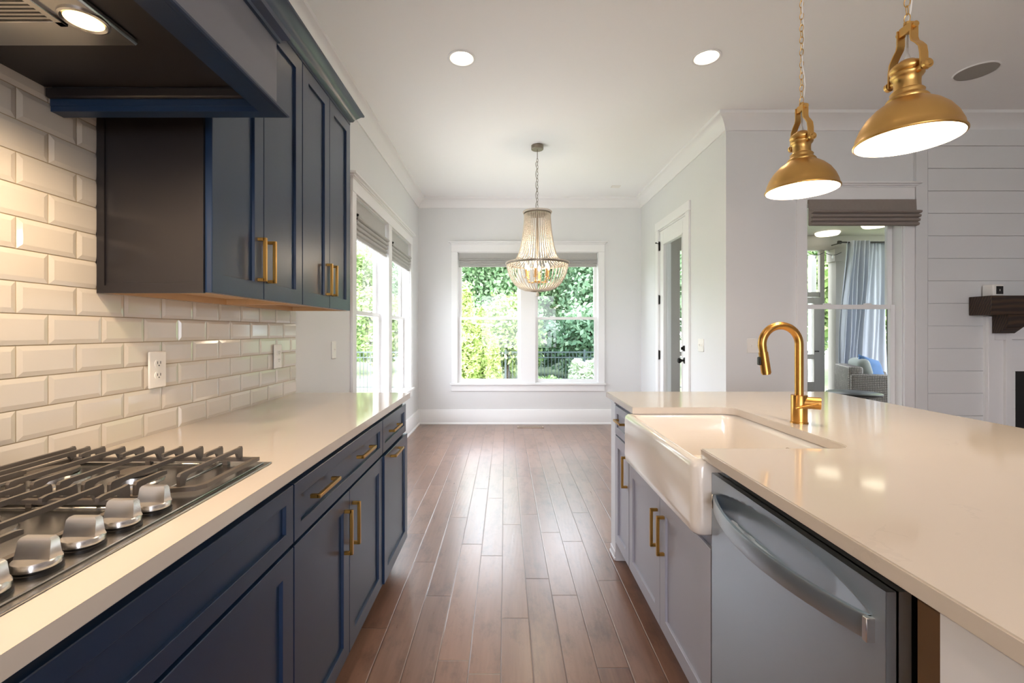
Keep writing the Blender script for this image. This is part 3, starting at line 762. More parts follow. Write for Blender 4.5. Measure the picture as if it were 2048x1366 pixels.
# ------------------------------------------------------------------ island
XI = .60; mpi = mapper('x', XI, -1)
def ibody(y0, y1, lab, ztop=.883):
    t = thing('island_cabinet', lab, 'cabinet')
    bm = nb(); box(bm, XI+.0205, 1.22, y0+.0005, y1-.0005, .11, ztop, .001); obj('body', bm, 'grey', t)
    bm = nb(); box(bm, XI+.08, 1.22, y0+.001, y1-.001, 0, .11); obj('toe_kick', bm, 'grey', t); return t
t = ibody(2.197, 2.478, 'narrow grey island cabinet with one drawer and door at the far end')
d = shaker('drawer', mpi, 2.197+G, 2.478-G, .703, .857, 'grey', t, st=.04); pull(mpi, 2.335, .79, .13, False, d)
d = shaker('door', mpi, 2.197+G, 2.478-G, .112, .693, 'grey', t); pull(mpi, 2.23, .565, .155, True, d)
t = ibody(1.32, 2.195, 'grey island cabinet with double doors beneath the farmhouse sink', .66)
for a, b, hu in ((1.32+G, 1.757-G/2, 1.71), (1.757+G/2, 2.195-G, 1.785)):
    d = shaker('door', mpi, a, b, .112, .622, 'grey', t); pull(mpi, hu, .487, .15, True, d)
bm = nb(); box(bm, XI+.012, XI+.0205, 1.325, 2.19, .622, .66); obj('top_rail', bm, 'grey', t)
# end panel at far end with base shoe, and island back + near panel
ip = thing('kitchen_island', 'white painted panels boxing in the kitchen island down to the floor', 'kitchen island')
bm = nb(); box(bm, XI+.004, 1.80, 2.48, 2.585, .0, .883, .002); obj('end_panel', bm, 'islandwhite', ip)
bm = nb(); box(bm, XI-.004, 1.81, 2.482, 2.597, .0, .018, .004); box(bm, XI+.0, 1.805, 2.484, 2.591, .018, .05, .003); obj('base_shoe', bm, 'islandwhite', ip)
bm = nb(); box(bm, XI-.004, 1.806, 2.47, 2.592, .865, .8835, .002); obj('top_strip', bm, 'islandwhite', ip)
bm = nb(); box(bm, 1.222, 1.30, .64, 2.478, 0, .883, .002); obj('back_panel', bm, 'islandwhite', ip)
bm = nb(); box(bm, XI, 1.80, -.55, .626, 0, .883, .002); obj('near_panel', bm, 'islandwhite', ip)
bm = nb(); box(bm, XI+.04, 1.2, .628, .702, .0, .87); obj('filler_strip', bm, P('brown_wood_filler', '6f563f', .5, vary=(20, .1)), ip)['label'] = 'bare brown wood filler strip'

def island_top():
    bm = nb(); x0, x1, ya, yb = .5785, 1.852, -.62, 2.604
    s0, s1, xs, r = 1.338, 2.060, 1.035, .055
    pts = [(x0, ya), (x0, s0)]
    def arc(cx, cy, a0, a1, n=8): return [(cx+r*math.cos(a0+(a1-a0)*i/n), cy+r*math.sin(a0+(a1-a0)*i/n)) for i in range(n+1)]
    pts += arc(xs-r, s0+r, -PI/2, 0); pts += arc(xs-r, s1-r, 0, PI/2)
    pts += [(x0, s1), (x0, yb), (x1, yb), (x1, ya)]
    prism(bm, pts, .884, .914); 
    es = [e for e in bm.edges if abs(e.verts[0].co.z-e.verts[1].co.z) < 1e-5]
    bmesh.ops.bevel(bm, geom=es, offset=.0025, segments=2, affect='EDGES')
    return bm
it = obj('countertop', island_top(), 'quartz'); tag(it, 'white quartz island top notched around the farmhouse sink', 'countertop')

def rrect(x0, x1, y0, y1, r, n=6):
    out = []
    for cx, cy, a in ((x1-r, y1-r, 0), (x0+r, y1-r, PI/2), (x0+r, y0+r, PI), (x1-r, y0+r, 3*PI/2)):
        out += [(cx+r*math.cos(a+PI/2*i/n), cy+r*math.sin(a+PI/2*i/n)) for i in range(n+1)]
    return out
sk = thing('farmhouse_sink', 'white fireclay farmhouse sink with deep apron front set into the island', 'sink')
bm = nb(); n = 6
rings = [(rrect(.556, 1.055, 1.318, 2.088, .022, n), .665), (rrect(.548, 1.055, 1.31, 2.092, .03, n), .673), (rrect(.545, 1.056, 1.308, 2.094, .033, n), .70),
         (rrect(.545, 1.056, 1.308, 2.094, .033, n), .862), (rrect(.548, 1.054, 1.311, 2.091, .033, n), .875), (rrect(.556, 1.05, 1.317, 2.086, .033, n), .8825),
         (rrect(.572, 1.04, 1.332, 2.070, .033, n), .8828), (rrect(.583, 1.032, 1.338, 2.062, .045, n), .876), (rrect(.588, 1.028, 1.343, 2.057, .05, n), .86),
         (rrect(.595, 1.022, 1.35, 2.05, .055, n), .70), (rrect(.615, 1.0, 1.37, 2.03, .06, n), .685), (rrect(.64, .98, 1.40, 2.0, .06, n), .680)]
R = [[bm.verts.new((p[0], p[1], z)) for p in pp] for pp, z in rings]; fs = [bm.faces.new(R[0]), bm.faces.new(R[-1])]
for P1, P2 in zip(R, R[1:]):
    for i in range(len(P1)): fs.append(bm.faces.new((P1[i], P1[(i+1) % len(P1)], P2[(i+1) % len(P1)], P2[i])))
bmesh.ops.recalc_face_normals(bm, faces=fs); obj('basin', bm, 'fireclay', sk, smooth=50)
bm = nb(); tube(bm, [(1.0245+.0005, 1.64+.012*math.cos(2*PI*i/20), .83+.0075*math.sin(2*PI*i/20)) for i in range(20)], .0009, 6, True)
tube(bm, [(1.0245+.0005, 1.64+.006*math.cos(2*PI*i/12), .83+.003*math.sin(2*PI*i/12)) for i in range(12)], .0007, 6, True); obj('oval_mark', bm, 'vent', sk)
bm = nb(); lathe(bm, [(.001, .681), (.03, .681), (.045, .683), (.046, .681)], 24, (.81, 1.7, 0)); obj('drain', bm, 'chrome', sk)

# faucet
fx, fy = 1.112, 1.712
fc = thing('kitchen_faucet', 'brushed gold gooseneck faucet with pull-down sprayer on the island', 'faucet', (fx, fy, .914))
bm = nb(); lathe(bm, [(.001, 0), (.030, 0), (.030, .005), (.0275, .006), (.0275, .104), (.0265, .106), (.001, .106)], 36); obj('base', bm, 'gold', fc)
bm = nb(); rr = .070; zt = .382-rr-.014
pts = [(0, 0, .105), (0, 0, .2)]+[(0, 0, zt)]
ay = -.0
for i in range(1, 23):
    a = PI*1.07*i/22; pts.append((-rr+rr*math.cos(a), ay*i/22, zt+rr*math.sin(a)))
tube(bm, pts, .0148, 20); e = Vector(pts[-1]); dr = (Vector(pts[-1])-Vector(pts[-2])).normalized(); obj('spout', bm, 'gold', fc, smooth=60)
bm = nb(); p1 = e+dr*.015
cyl(bm, e-dr*.002, p1, .0142, 24); cyl(bm, p1, p1+dr*.080, .0165, 24, .0175); cyl(bm, p1+dr*.080, p1+dr*.085, .015, 24); s_ = obj('sprayer', bm, 'gold', fc)
bm = nb(); cpt = p1+dr*.03+Vector((-.018, 0, 0)); box(bm, cpt.x-.006, cpt.x+.004, -.008, .008, cpt.z-.02, cpt.z+.012, .003); obj('spray_button', bm, 'black', s_)
bm = nb(); hd_ = Vector((.86, -.5, 0)).normalized(); c0 = Vector((0, 0, .078)); cyl(bm, c0, c0+hd_*.068, .0225, 32); h_ = obj('handle_hub', bm, 'gold', fc)
bm = nb(); c1 = c0+hd_*.060+Vector((0, 0, 0)); c2 = c0+Vector((-.04, -.045, -.016)); c1 = c0+hd_*.055+Vector((-.01, -.022, 0)); tube(bm, [c1, (c1+c2)/2, c2], .0042, 10); obj('lever', bm, 'gold', h_)

# ------------------------------------------------------------------ dishwasher
dw = thing('dishwasher', 'stainless dishwasher with bowed bar handle next to the sink', 'dishwasher')
XD = .596; ya, yb, za, zb = .708, 1.306, .11, .852
bm = nb(); NY, NZ = 90, 120; grid = []
for j in range(NZ+1):
    z = za+(zb-za)*j/NZ
    if j > 55: z = .62+(zb-.62)*(j-55)/(NZ-55)
    else: z = za+(.62-za)*j/55
    row = []
    for i in range(NY+1):
        y = ya+(yb-ya)*i/NY; u = (y-.735)/(1.285-.735); dep = 0
        if 0 < u < 1:
            s = math.sin(PI*u)**.75; top = .798+.037*s; bot = .757-.014*s
            if bot < z < top:
                m = min((top-z)/.006, (z-bot)/.006, 1); dep = .014*m*min(1, s*1.6)
        row.append(bm.verts.new((XD+dep, y, z)))
    grid.append(row)
for j in range(NZ):
    for i in range(NY): bm.faces.new((grid[j][i], grid[j][i+1], grid[j+1][i+1], grid[j+1][i]))
for f in bm.faces:
    f.normal_update()
    if f.normal.x > 0: f.normal_flip()
box(bm, XD+.016, XD+.04, ya, yb, za, zb)
for a in ((ya, ya+.0005, za, zb), (yb-.0005, yb, za, zb), (ya, yb, za, za+.0005), (ya, yb, zb-.0005, zb)): box(bm, XD, XD+.02, a[0], a[1], a[2], a[3])
obj('door', bm, 'steel_dw', dw, smooth=50)
bm = nb(); box(bm, XD+.045, 1.2, ya+.004, yb-.004, .05, .845); obj('tub', bm, 'black', dw)
bm = nb(); box(bm, XD+.06, XD+.08, ya, yb, 0, .105); obj('toe_plate', bm, 'black', dw)
bm = nb(); n = 40; a_, b_ = .735, 1.285
Rg = []
for i in range(n+1):
    u = i/n; y = a_+(b_-a_)*u; s = math.sin(PI*u)**.8; xo = XD-.004-.055*s; th = .007
    Rg.append([bm.verts.new(p) for p in ((xo, y, .757), (xo-.001, y, .760), (xo-.001, y, .794), (xo, y, .797), (xo+th, y, .797), (xo+th, y, .757))])
fs = [bm.faces.new(Rg[0]), bm.faces.new(Rg[-1])]
for P1, P2 in zip(Rg, Rg[1:]):
    for k in range(6): fs.append(bm.faces.new((P1[k], P1[(k+1) % 6], P2[(k+1) % 6], P2[k])))
bmesh.ops.recalc_face_normals(bm, faces=fs); hb = obj('handle', bm, 'steel_dw', dw, smooth=30)
bm = nb(); box(bm, XD-.014, XD+.002, a_-.006, a_+.004, .757, .797, .001); obj('handle_end', bm, 'chrome', hb)
bm = nb(); box(bm, XD-.010, XD+.002, b_-.003, b_+.003, .757, .797, .001); obj('handle_end', bm, 'chrome', hb)

# ------------------------------------------------------------------ pendants
def link(bm, c, rx, rz, ang, r=.0013, seg=6):
    tube(bm, [(c[0]+rx*math.cos(2*PI*i/12)*math.cos(ang), c[1]+rx*math.cos(2*PI*i/12)*math.sin(ang), c[2]+rz*math.sin(2*PI*i/12)) for i in range(12)], r, seg, True)
def pendant(x, y, lab):
    t = thing('pendant_lamp', lab, 'pendant lamp', (x, y, 1.835), 0, None)
    Rr = .130
    out = [(Rr, 0), (Rr+.003, .002), (Rr+.003, .006), (Rr-.001, .009), (.126, .026), (.116, .052), (.100, .078), (.080, .099), (.062, .112), (.050, .120)]
    inn = [(.048, .116), (.060, .108), (.078, .095), (.098, .074), (.113, .050), (.123, .026), (Rr-.003, .004), (Rr-.002, .0)]
    bm = nb(); lathe(bm, out, 64); obj('lamp_shade', bm, 'gold_lamp', t, smooth=60)
    bm = nb(); lathe(bm, inn, 64); obj('shade_lining', bm, 'lampwhite', t, smooth=60)
    neck = [(.050, .119), (.052, .124), (.048, .130), (.042, .133), (.040, .140), (.042, .146), (.039, .150), (.033, .153), (.032, .170), (.033, .186), (.037, .190), (.041, .196), (.041, .201), (.036, .205), (.041, .209), (.043, .216), (.041, .224), (.033, .231), (.024, .235), (.020, .240), (.001, .241)]
    bm = nb(); lathe(bm, neck, 48); nk = obj('socket_housing', bm, 'gold_lamp', t, smooth=60)
    for s in (-1, 1):
        bm = nb(); w = .0115; th = .0022
        pr = [(.055, .186), (.055, .205), (.054, .235), (.050, .258), (.038, .275), (.026, .288), (.0225, .300), (.0225, .345)]
        L1 = [[bm.verts.new((dx, s*(a+dd), z)) for dx, dd in ((-w, -th), (w, -th), (w, th), (-w, th))] for a, z in pr]
        fs = [bm.faces.new(L1[0]), bm.faces.new(L1[-1])]
        for P1, P2 in zip(L1, L1[1:]):
            for k in range(4): fs.append(bm.faces.new((P1[k], P1[(k+1) % 4], P2[(k+1) % 4], P2[k])))
        bmesh.ops.recalc_face_normals(bm, faces=fs); ar = obj('yoke_arm', bm, 'gold_lamp', t, smooth=50)
        bm = nb(); cyl(bm, (0, s*.030, .196), (0, s*.066, .196), .009, 20); cyl(bm, (0, s*.060, .196), (0, s*.070, .196), .0135, 20); cyl(bm, (0, s*.070, .196), (0, s*.074, .196), .0095, 20, .006)
        obj('bolt', bm, 'gold_lamp', ar)
        bm = nb(); cyl(bm, (0, s*.020, .335), (0, s*.031, .335), .0085, 16); obj('top_bolt', bm, 'gold_lamp', ar)
    bm = nb(); box(bm, -.008, .008, -.021, .021, .322, .350, .002); cyl(bm, (0, 0, .35), (0, 0, .358), .009, 16); obj('yoke_top', bm, 'gold_lamp', t)
    bm = nb(); lathe(bm, [(.0095, .238), (.009, .244), (.006, .256), (.0045, .262)], 16); tube(bm, [(0, 0, .258), (.001, .001, .32)], .0033, 8)
    top = CZ-1.835
    pts = [(.008*math.sin(i*1.1)+.006, .007*math.cos(i*.9), .355+(top-.37)*i/22) for i in range(23)]; tube(bm, pts, .0028, 8); obj('cord', bm, 'plastic', t)
    bm = nb(); z = .370; i = 0
    while z < top-.03:
        link(bm, (0, 0, z), .0075, .0145, (0 if i % 2 else PI/2)+.5, .0013); z += .0245; i += 1
    obj('chain', bm, 'gold_lamp', t)
    bm = nb(); lathe(bm, [(.001, top-.028), (.02, top-.026), (.055, top-.016), (.06, top-.008), (.06, top-.0005)], 32); obj('canopy', bm, 'gold_lamp', t)
    bm = nb(); r = bmesh.ops.create_uvsphere(bm, u_segments=16, v_segments=12, radius=.028)
    for v in r['verts']: v.co.z = v.co.z*1.15+.062
    obj('bulb', bm, 'bulb', t)
    light('pendant_glow', 'POINT', (0, 0, .02), 12.5, (1.0, .77, .54), size=.03, parent=t)
    return t
pendant(1.21, 1.847, 'brass dome pendant lamp on chain hanging above the faucet end of island')
pendant(1.213, 1.365, 'brass dome pendant lamp nearest the camera above the island')

# ------------------------------------------------------------------ chandelier
def chandelier():
    X, Y = .31, 4.40
    t = thing('beaded_chandelier', 'empire chandelier of whitewashed wooden bead strands hanging before the back window', 'chandelier', (X, Y, 1.60))
    z0 = 1.60
    def strand(prof_pts, ang, r0=.0062):
        bm = nb()
        # resample the profile into beads
        P_ = [Vector((a, 0, b)) for a, b in prof_pts]; L = 0; acc = [0]
        for a, b in zip(P_, P_[1:]): L += (b-a).length; acc.append(L)
        n = int(L/.0112)
        for i in range(n+1):
            s = L*i/n; k = max(j for j in range(len(acc)-1) if acc[j] <= s+1e-9); f = (s-acc[k])/(acc[k+1]-acc[k])
            c = P_[k].lerp(P_[k+1], min(1, f)); r = bmesh.ops.create_icosphere(bm, subdivisions=1, radius=r0)
            for v in r['verts']: v.co += c
        o = obj('bead_strand', bm, 'bead', t, smooth=80); o.rotation_euler = (0, 0, ang); return o
    up = [(.126, .805), (.128, .74), (.134, .66), (.146, .57), (.160, .49), (.180, .42), (.208, .362), (.255, .330), (.296, .318)]
    lo = [(.298, .305), (.292, .272), (.280, .225), (.258, .175), (.225, .125), (.180, .085), (.125, .063), (.06, .055)]
    n = 44
    s1 = strand(up, 0); s2 = strand(lo, PI/n)
    for i in range(1, n):
        for s, o_ in ((s1, 0), (s2, PI/n)):
            c = s.copy(); C.objects.link(c); c.parent = t; c.rotation_euler = (0, 0, o_+2*PI*i/n)
    def ringm(name, r, z, w, h, mat):
        bm = nb(); lathe(bm, [(r-w, z-h), (r+w, z-h), (r+w, z+h), (r-w, z+h), (r-w, z-h)], 64); return obj(name, bm, mat, t)
    ringm('top_ring', .130, .806, .003, .006, 'ring'); ringm('middle_ring', .300, .313, .003, .008, 'ring'); ringm('lower_ring', .06, .052, .006, .004, 'ring')
    for nm, rr_, z, nn, br in (('top_beads', .136, .822, 64, .0078), ('rim_beads', .306, .324, 96, .0080)):
        bm = nb()
        for i in range(nn):
            a = 2*PI*i/nn; r = bmesh.ops.create_icosphere(bm, subdivisions=1, radius=br)
            for v in r['verts']: v.co += Vector((rr_*math.cos(a), rr_*math.sin(a), z))
        obj(nm, bm, 'bead', t, smooth=80)
    bm = nb(); lathe(bm, [(.13, .815), (.12, .818), (.10, .816), (.012, .822), (.001, .83)], 32)
    for a in (0, PI/2): box(bm, -.128, .128, -.004, .004, .80, .808) if a == 0 else box(bm, -.004, .004, -.128, .128, .80, .808)
    tube(bm, [(0, 0, .06), (0, 0, .82)], .006, 10); obj('stem', bm, 'ring', t)
    bm = nb(); lathe(bm, [(.001, .13), (.03, .135), (.035, .15), (.02, .165), (.001, .17)], 20)
    for i in range(6):
        a = 2*PI*i/6+.3; tube(bm, [(0, 0, .15), (.06*math.cos(a), .06*math.sin(a), .135), (.105*math.cos(a), .105*math.sin(a), .145), (.115*math.cos(a), .115*math.sin(a), .175)], .005, 8)
        lathe(bm, [(.001, .175), (.02, .178), (.014, .186)], 14, (.115*math.cos(a), .115*math.sin(a), 0))
    obj('candle_arms', bm, 'candle', t)
    for i in range(6):
        a = 2*PI*i/6+.3; x, y = .115*math.cos(a), .115*math.sin(a)
        bm = nb(); cyl(bm, (x, y, .182), (x, y, .262), .0115, 14); s = obj('candle_sleeve', bm, 'candle', t)
        bm = nb(); lathe(bm, [(.001, .262), (.008, .264), (.014, .28), (.014, .29), (.008, .31), (.001, .325)], 14, (x, y, 0)); obj('bulb', bm, 'bulb', s)
    light('chandelier_glow', 'POINT', (0, 0, .36), 9, (1, .84, .66), size=.08, parent=t)
    bm = nb(); lathe(bm, [(.001, .0), (.013, .004), (.018, .018), (.013, .032), (.006, .037), (.004, .05), (.012, .053)], 20); obj('finial', bm, 'bead', t)
    top = CZ-z0
    bm = nb(); z = .845; i = 0
    while z < top-.14:
        link(bm, (0, 0, z), .009, .019, (0 if i % 2 else PI/2)+.4, .0018); z += .032; i += 1
    tube(bm, [(0, 0, z-.02), (0, 0, top-.03)], .003, 8)
    obj('chain', bm, 'ring', t)
    bm = nb(); pts = [(-.014*abs(math.sin(i*.55))-.003, .003*math.cos(i), .83+(top-.17-.83)*i/26) for i in range(27)]; pts.append((0, 0, top-.15)); tube(bm, pts, .0022, 6); obj('cord', bm, 'ring', t)
    bm = nb(); lathe(bm, [(.001, top-.040), (.056, top-.040), (.059, top-.037), (.059, top-.0005)], 36); obj('canopy', bm, 'ring', t)
chandelier()

# ------------------------------------------------------------------ recessed lights, speaker, ceiling vent, floor register
def can(x, y, lab, e=22, seen=True):
    t = thing('recessed_light', lab, 'ceiling light', (x, y, CZ))
    bm = nb(); lathe(bm, [(.082, .002), (.092, .0), (.093, -.004), (.088, -.006), (.078, -.004), (.076, 0)], 40); obj('trim_ring', bm, 'trim', t)
    bm = nb(); lathe(bm, [(.077, -.003), (.068, .03), (.062, .055), (.062, .12)], 40); obj('baffle', bm, 'lampwhite', t)
    bm = nb(); lathe(bm, [(.001, .052), (.03, .053), (.055, .060), (.062, .064)], 32); obj('lens', bm, 'lens', t)
    light('downlight', 'SPOT', (0, 0, .045), e, SOFT, (0, 0, 0), .045, parent=t, spot=math.radians(125), blend=.9)
    return t
can(*LIGHTS[0], 'lit recessed ceiling light above the aisle, left of the other', 20); can(*LIGHTS[1], 'lit recessed ceiling light between the chandelier and the far pendant', 20)
for i, (x, y) in enumerate(LIGHTS[2:]):  # cans out of view, added as interior fill light
    can(x, y, ('added fill downlight, out of view over the near end of the aisle', 'added fill downlight, out of view over the living room by the porch window', 'added fill downlight, out of view over the living room by the fireplace',
               'added fill downlight, unseen behind the aisle', 'added fill downlight, unseen behind the island', 'added fill downlight, unseen far behind in the living room')[i], (26, 9, 9, 36, 22, 10)[i])
t = thing('ceiling_speaker', 'round flat grey in-ceiling speaker grille above the living room', 'speaker', (3.27, 3.14, CZ))
bm = nb(); lathe(bm, [(.001, -.006), (.112, -.006), (.114, -.003)], 48); obj('grille', bm, 'porch', t)
bm = nb(); lathe(bm, [(.114, -.007), (.121, -.004), (.122, -.0002)], 48); obj('rim', bm, 'ceil', t)
bm = nb(); box(bm, 1.32, 1.43, 5.60, 5.68, CZ-.008, CZ, .002); o = obj('ceiling_sensor', bm, 'plastic'); tag(o, 'small flat white sensor on the nook ceiling right of the chandelier', 'sensor')
rg = thing('floor_register', 'tan metal floor vent register in the floorboards below the back window', 'floor vent')
bm = nb()
for a in ((.155, .50, 5.90, 5.913), (.155, .50, 5.987, 6.0), (.155, .175, 5.90, 6.0), (.48, .50, 5.90, 6.0)): box(bm, a[0], a[1], a[2], a[3], 0, .006, .001)
obj('frame', bm, 'vent', rg)
bm = nb()
for i in range(24): box(bm, .178+i*.0126, .184+i*.0126, 5.913, 5.987, .001, .005)
obj('louvres', bm, 'vent', rg)
bm = nb(); box(bm, .17, .485, 5.905, 5.995, .0002, .001); obj('duct', bm, 'black', rg)

# ------------------------------------------------------------------ fireplace
fp = thing('fireplace', 'white panelled fireplace with dark rustic wood mantel at right', 'fireplace')
YF = YL-.0285
for x0_ in (3.968, 5.70):
    x1_ = x0_+.195; bm = nb(); box(bm, x0_, x1_, 3.735, YF, 0, 1.385); 
    for a in ((x0_, x0_+.05, 0, 1.385), (x1_-.05, x1_, 0, 1.385), (x0_+.05, x1_-.05, 1.19, 1.385), (x0_+.05, x1_-.05, 0, .25)): box(bm, a[0], a[1], 3.713, 3.736, a[2], a[3], .002)
    obj('pilaster', bm, 'trim', fp)
bm = nb(); box(bm, 4.163, 5.70, 3.725, YF, 1.205, 1.385, .002); box(bm, 4.15, 5.71, 3.718, 3.74, 1.195, 1.207, .002); obj('header', bm, 'trim', fp)
bm = nb()
for z_ in range(8):
    za_, zb_ = z_*.155, min(z_*.155+.153, 1.19)
    if za_ < .9: box(bm, 4.163, 4.235, 3.755, YF, za_, zb_, .001); box(bm, 5.63, 5.70, 3.755, YF, za_, zb_, .001)
    else: box(bm, 4.163, 5.70, 3.755, YF, za_, zb_, .001)
obj('surround', bm, 'trim', fp)
bm = nb(); box(bm, 4.235, 5.63, 3.76, YF, 0, .93); obj('firebox', bm, 'firebox', fp)
bm = nb(); box(bm, 3.847, 6.0, 3.58, YF, 1.393, 1.545, .004); obj('mantel', bm, 'beam', fp)
for x0_ in (3.992, 5.74):
    bm = nb(); prism(bm, [(YF-.05, 1.245), (3.66, 1.245), (3.59, 1.30), (3.59, 1.393), (YF-.05, 1.393)], x0_, x0_+.13, 'x'); obj('corbel', bm, 'beam', fp)
cb = thing('small_camera_cube', 'small white cube device with black face standing on the wood mantel', 'electronic device', (3.99, 3.70, 1.545))
bm = nb(); box(bm, -.045, .045, -.045, .045, 0, .098, .012, 3); obj('housing', bm, 'plastic', cb)
bm = nb(); box(bm, -.022, .034, -.0475, -.044, .018, .082, .001); f_ = obj('face', bm, 'black', cb)
bm = nb(); box(bm, .003, .008, -.0485, -.047, .042, .058); obj('indicator', bm, 'plastic', f_)

# ------------------------------------------------------------------ screened porch
PY, PX = 7.55, 7.4; PZ = 2.86
bm = nb(); box(bm, XR+T+.001, PX, YL+T+.001, PY+.1, -.12, -.03); o = struct('floor_porch', bm, 'porchfloor')
bm = nb(); box(bm, XR+T+.001, PX, YL+T+.001, PY+.1, PZ, PZ+.1); o = struct('ceiling_porch', bm, 'porch')
bm = nb(); wall_y(bm, PY, .1, XR+T+.001, 2.86, PZ, []); box(bm, 2.86, PX, PY, PY+.1, 2.62, PZ); box(bm, 5.46, 5.66, PY-.08, PY+.1, -.03, 2.62)
box(bm, 5.43, 5.69, PY-.1, PY+.1, 2.42, 2.62); box(bm, XR+T+.001, XR+T+.1, YB+T, PY, -.03, PZ)
struct('wall_porch_back', bm, 'porch')
bm = nb()      # screen framing
for x in (2.88, 3.72, 4.5, 5.30): box(bm, x-.04, x+.04, PY+.01, PY+.07, -.03, 2.62, .003)
for a, b in ((2.9, 3.7), (3.74, 4.48), (6.5, 7.3)): box(bm, a, b, PY+.02, PY+.06, .85, .92); box(bm, a, b, PY+.02, PY+.06, -.03, .06)
box(bm, 4.52, 5.28, PY+.02, PY+.06, 1.84, 1.92)
struct('trim_4', bm, 'porch')
bm = nb(); box(bm, 5.68, PX, PY+.02, PY+.06, -.03, .06); box(bm, 6.42, 6.48, PY+.01, PY+.07, -.03, 2.62); box(bm, 5.68, PX, PY+.01, PY+.05, .80, .85); struct('trim_5', bm, 'bronze')
bm = nb(); box(bm, PX, PX+.1, YL+T, PY+.1, -.03, .5); 
for y in (4.0, 5.2, 6.4, 7.5): box(bm, PX, PX+.1, y-.06, y+.06, .5, PZ)
struct('wall_porch_right', bm, 'porch')
sd = sroot('door_2'); bm = nb()
for a in ((4.55, 4.64, .0, 1.83), (5.14, 5.25, .0, 1.83), (4.64, 5.14, 1.73, 1.83), (4.64, 5.14, .80, .88), (4.64, 5.14, .0, .42)): box(bm, a[0], a[1], PY-.02, PY+.02, a[2], a[3], .002)
obj('door_frame', bm, 'porch', sd)
bm = nb(); cyl(bm, (5.19, PY-.02, .93), (5.19, PY-.06, .93), .01, 10); cyl(bm, (5.19, PY-.055, .93), (5.13, PY-.055, .93), .008, 10); obj('handle', bm, 'bronze', sd)
bm = nb(); box(bm, 5.345, 5.435, PY+.35, PY+.44, -.6, 2.6, .004); o = obj('porch_post', bm, 'porchwhite'); tag(o, 'white square post just outside the porch screen', 'post')
rl = thing('stair_railing', 'dark metal baluster railing outside the porch screen door', 'railing')
bm = nb(); box(bm, 4.3, 5.9, PY+.9, PY+.93, .86, .90, .004); tube(bm, [(4.4, PY+.9, .62), (4.9, PY+1.0, .92), (5.3, PY+.92, .92)], .02, 8); box(bm, 4.3, 5.9, PY+.9, PY+.93, .03, .06); obj('rail', bm, 'bronze', rl)
b0 = None
for i in range(15):
    x = 4.35+i*.108
    if b0 is None:
        bm = nb(); box(bm, -.009, .009, -.009, .009, .05, .87); b0 = obj('baluster', bm, 'bronze', rl, loc=(x, PY+.915, 0))
    else: c = b0.copy(); C.objects.link(c); c.location = (x, PY+.915, 0)
bm = nb(); box(bm, 4.0, 6.2, PY+.1, PY+1.3, -.4, -.02); o = obj('stair_landing', bm, 'porchwhite'); tag(o, 'pale landing outside the porch screen door', 'landing')
# curtains
def curtain(xt0, xt1, xb0, xb1, Y, lab, ph=0, amp=.045, kk=5.0):
    t = thing('outdoor_curtain', lab, 'curtain', (0, 0, 0), 0)
    bm = nb(); nx, nz = 70, 14; G_ = []
    for j in range(nz+1):
        v = j/nz; z = 2.70-(2.70-.02)*v; x0_ = xt0+(xb0-xt0)*v; x1_ = xt1+(xb1-xt1)*v; row = []
        for i in range(nx+1):
            u = i/nx; k = kk
            row.append(bm.verts.new((x0_+(x1_-x0_)*u+.012*math.sin(9*v+u*7), Y+amp*(1-.2*v)*math.sin(2*PI*k*(u+.02*math.sin(3*v))+ph)+.012*math.sin(23*u+5*v), z)))
        G_.append(row)
    for j in range(nz):
        for i in range(nx): bm.faces.new((G_[j][i], G_[j][i+1], G_[j+1][i+1], G_[j+1][i]))
    o = obj('panel', bm, 'cloth', t, smooth=80); m = o.modifiers.new('thick', 'SOLIDIFY'); m.thickness = .003
    return t
curtain(5.44, 5.76, 5.24, 5.62, 7.18, 'grey-blue outdoor curtain falling in folds by the porch column')
curtain(5.80, 6.04, 5.66, 6.10, 7.22, 'paler flat-hanging outdoor curtain right of the folded one', 1, .012, 1.5)
bm = nb(); cyl(bm, (5.33, 7.2, 2.68), (6.9, 7.2, 2.68), .013, 12); cyl(bm, (5.30, 7.2, 2.68), (5.34, 7.2, 2.68), .028, 12)
rd = obj('curtain_rod', bm, 'bronze'); tag(rd, 'black curtain rod across the porch corner', 'curtain rod')
bm = nb()
for x in (5.38, 6.3): cyl(bm, (x, 7.2, 2.68), (x, 7.455 if x < 5.6 else 7.55, 2.68), .009, 8)
obj('bracket', bm, 'bronze', rd)
for x, y, lab in ((5.2, 7.5, 'round glowing disc imitating a reflection in the porch window glass, left one'), (5.50, 6.92, 'round glowing disc imitating a reflection in the glass, right one just under the taupe shade')):
    bm = nb(); lathe(bm, [(.001, -.05), (.15, -.045), (.17, -.02), (.172, 0)], 32); o = obj('reflection_disc', bm, 'reflection_glow', loc=(x, y-.2, PZ)); tag(o, lab, 'ceiling light')  # glowing discs on the porch ceiling stand in for window glass reflections
bm = nb(); pts = []
for i in range(41): pts.append((4.4+i*.028, PY-.12, 2.56-.045*abs(math.sin(i*PI/10))))
tube(bm, pts, .005, 6); cd_ = obj('string_lights', bm, 'black'); tag(cd_, 'thin black string light cable looped along the top of the porch screens', 'string lights')
for i in (5, 15, 25, 35):
    bm = nb(); lathe(bm, [(.006, 0), (.012, -.02), (.014, -.045), (.001, -.06)], 10, pts[i]); obj('bulb', bm, 'porchwhite', cd_)
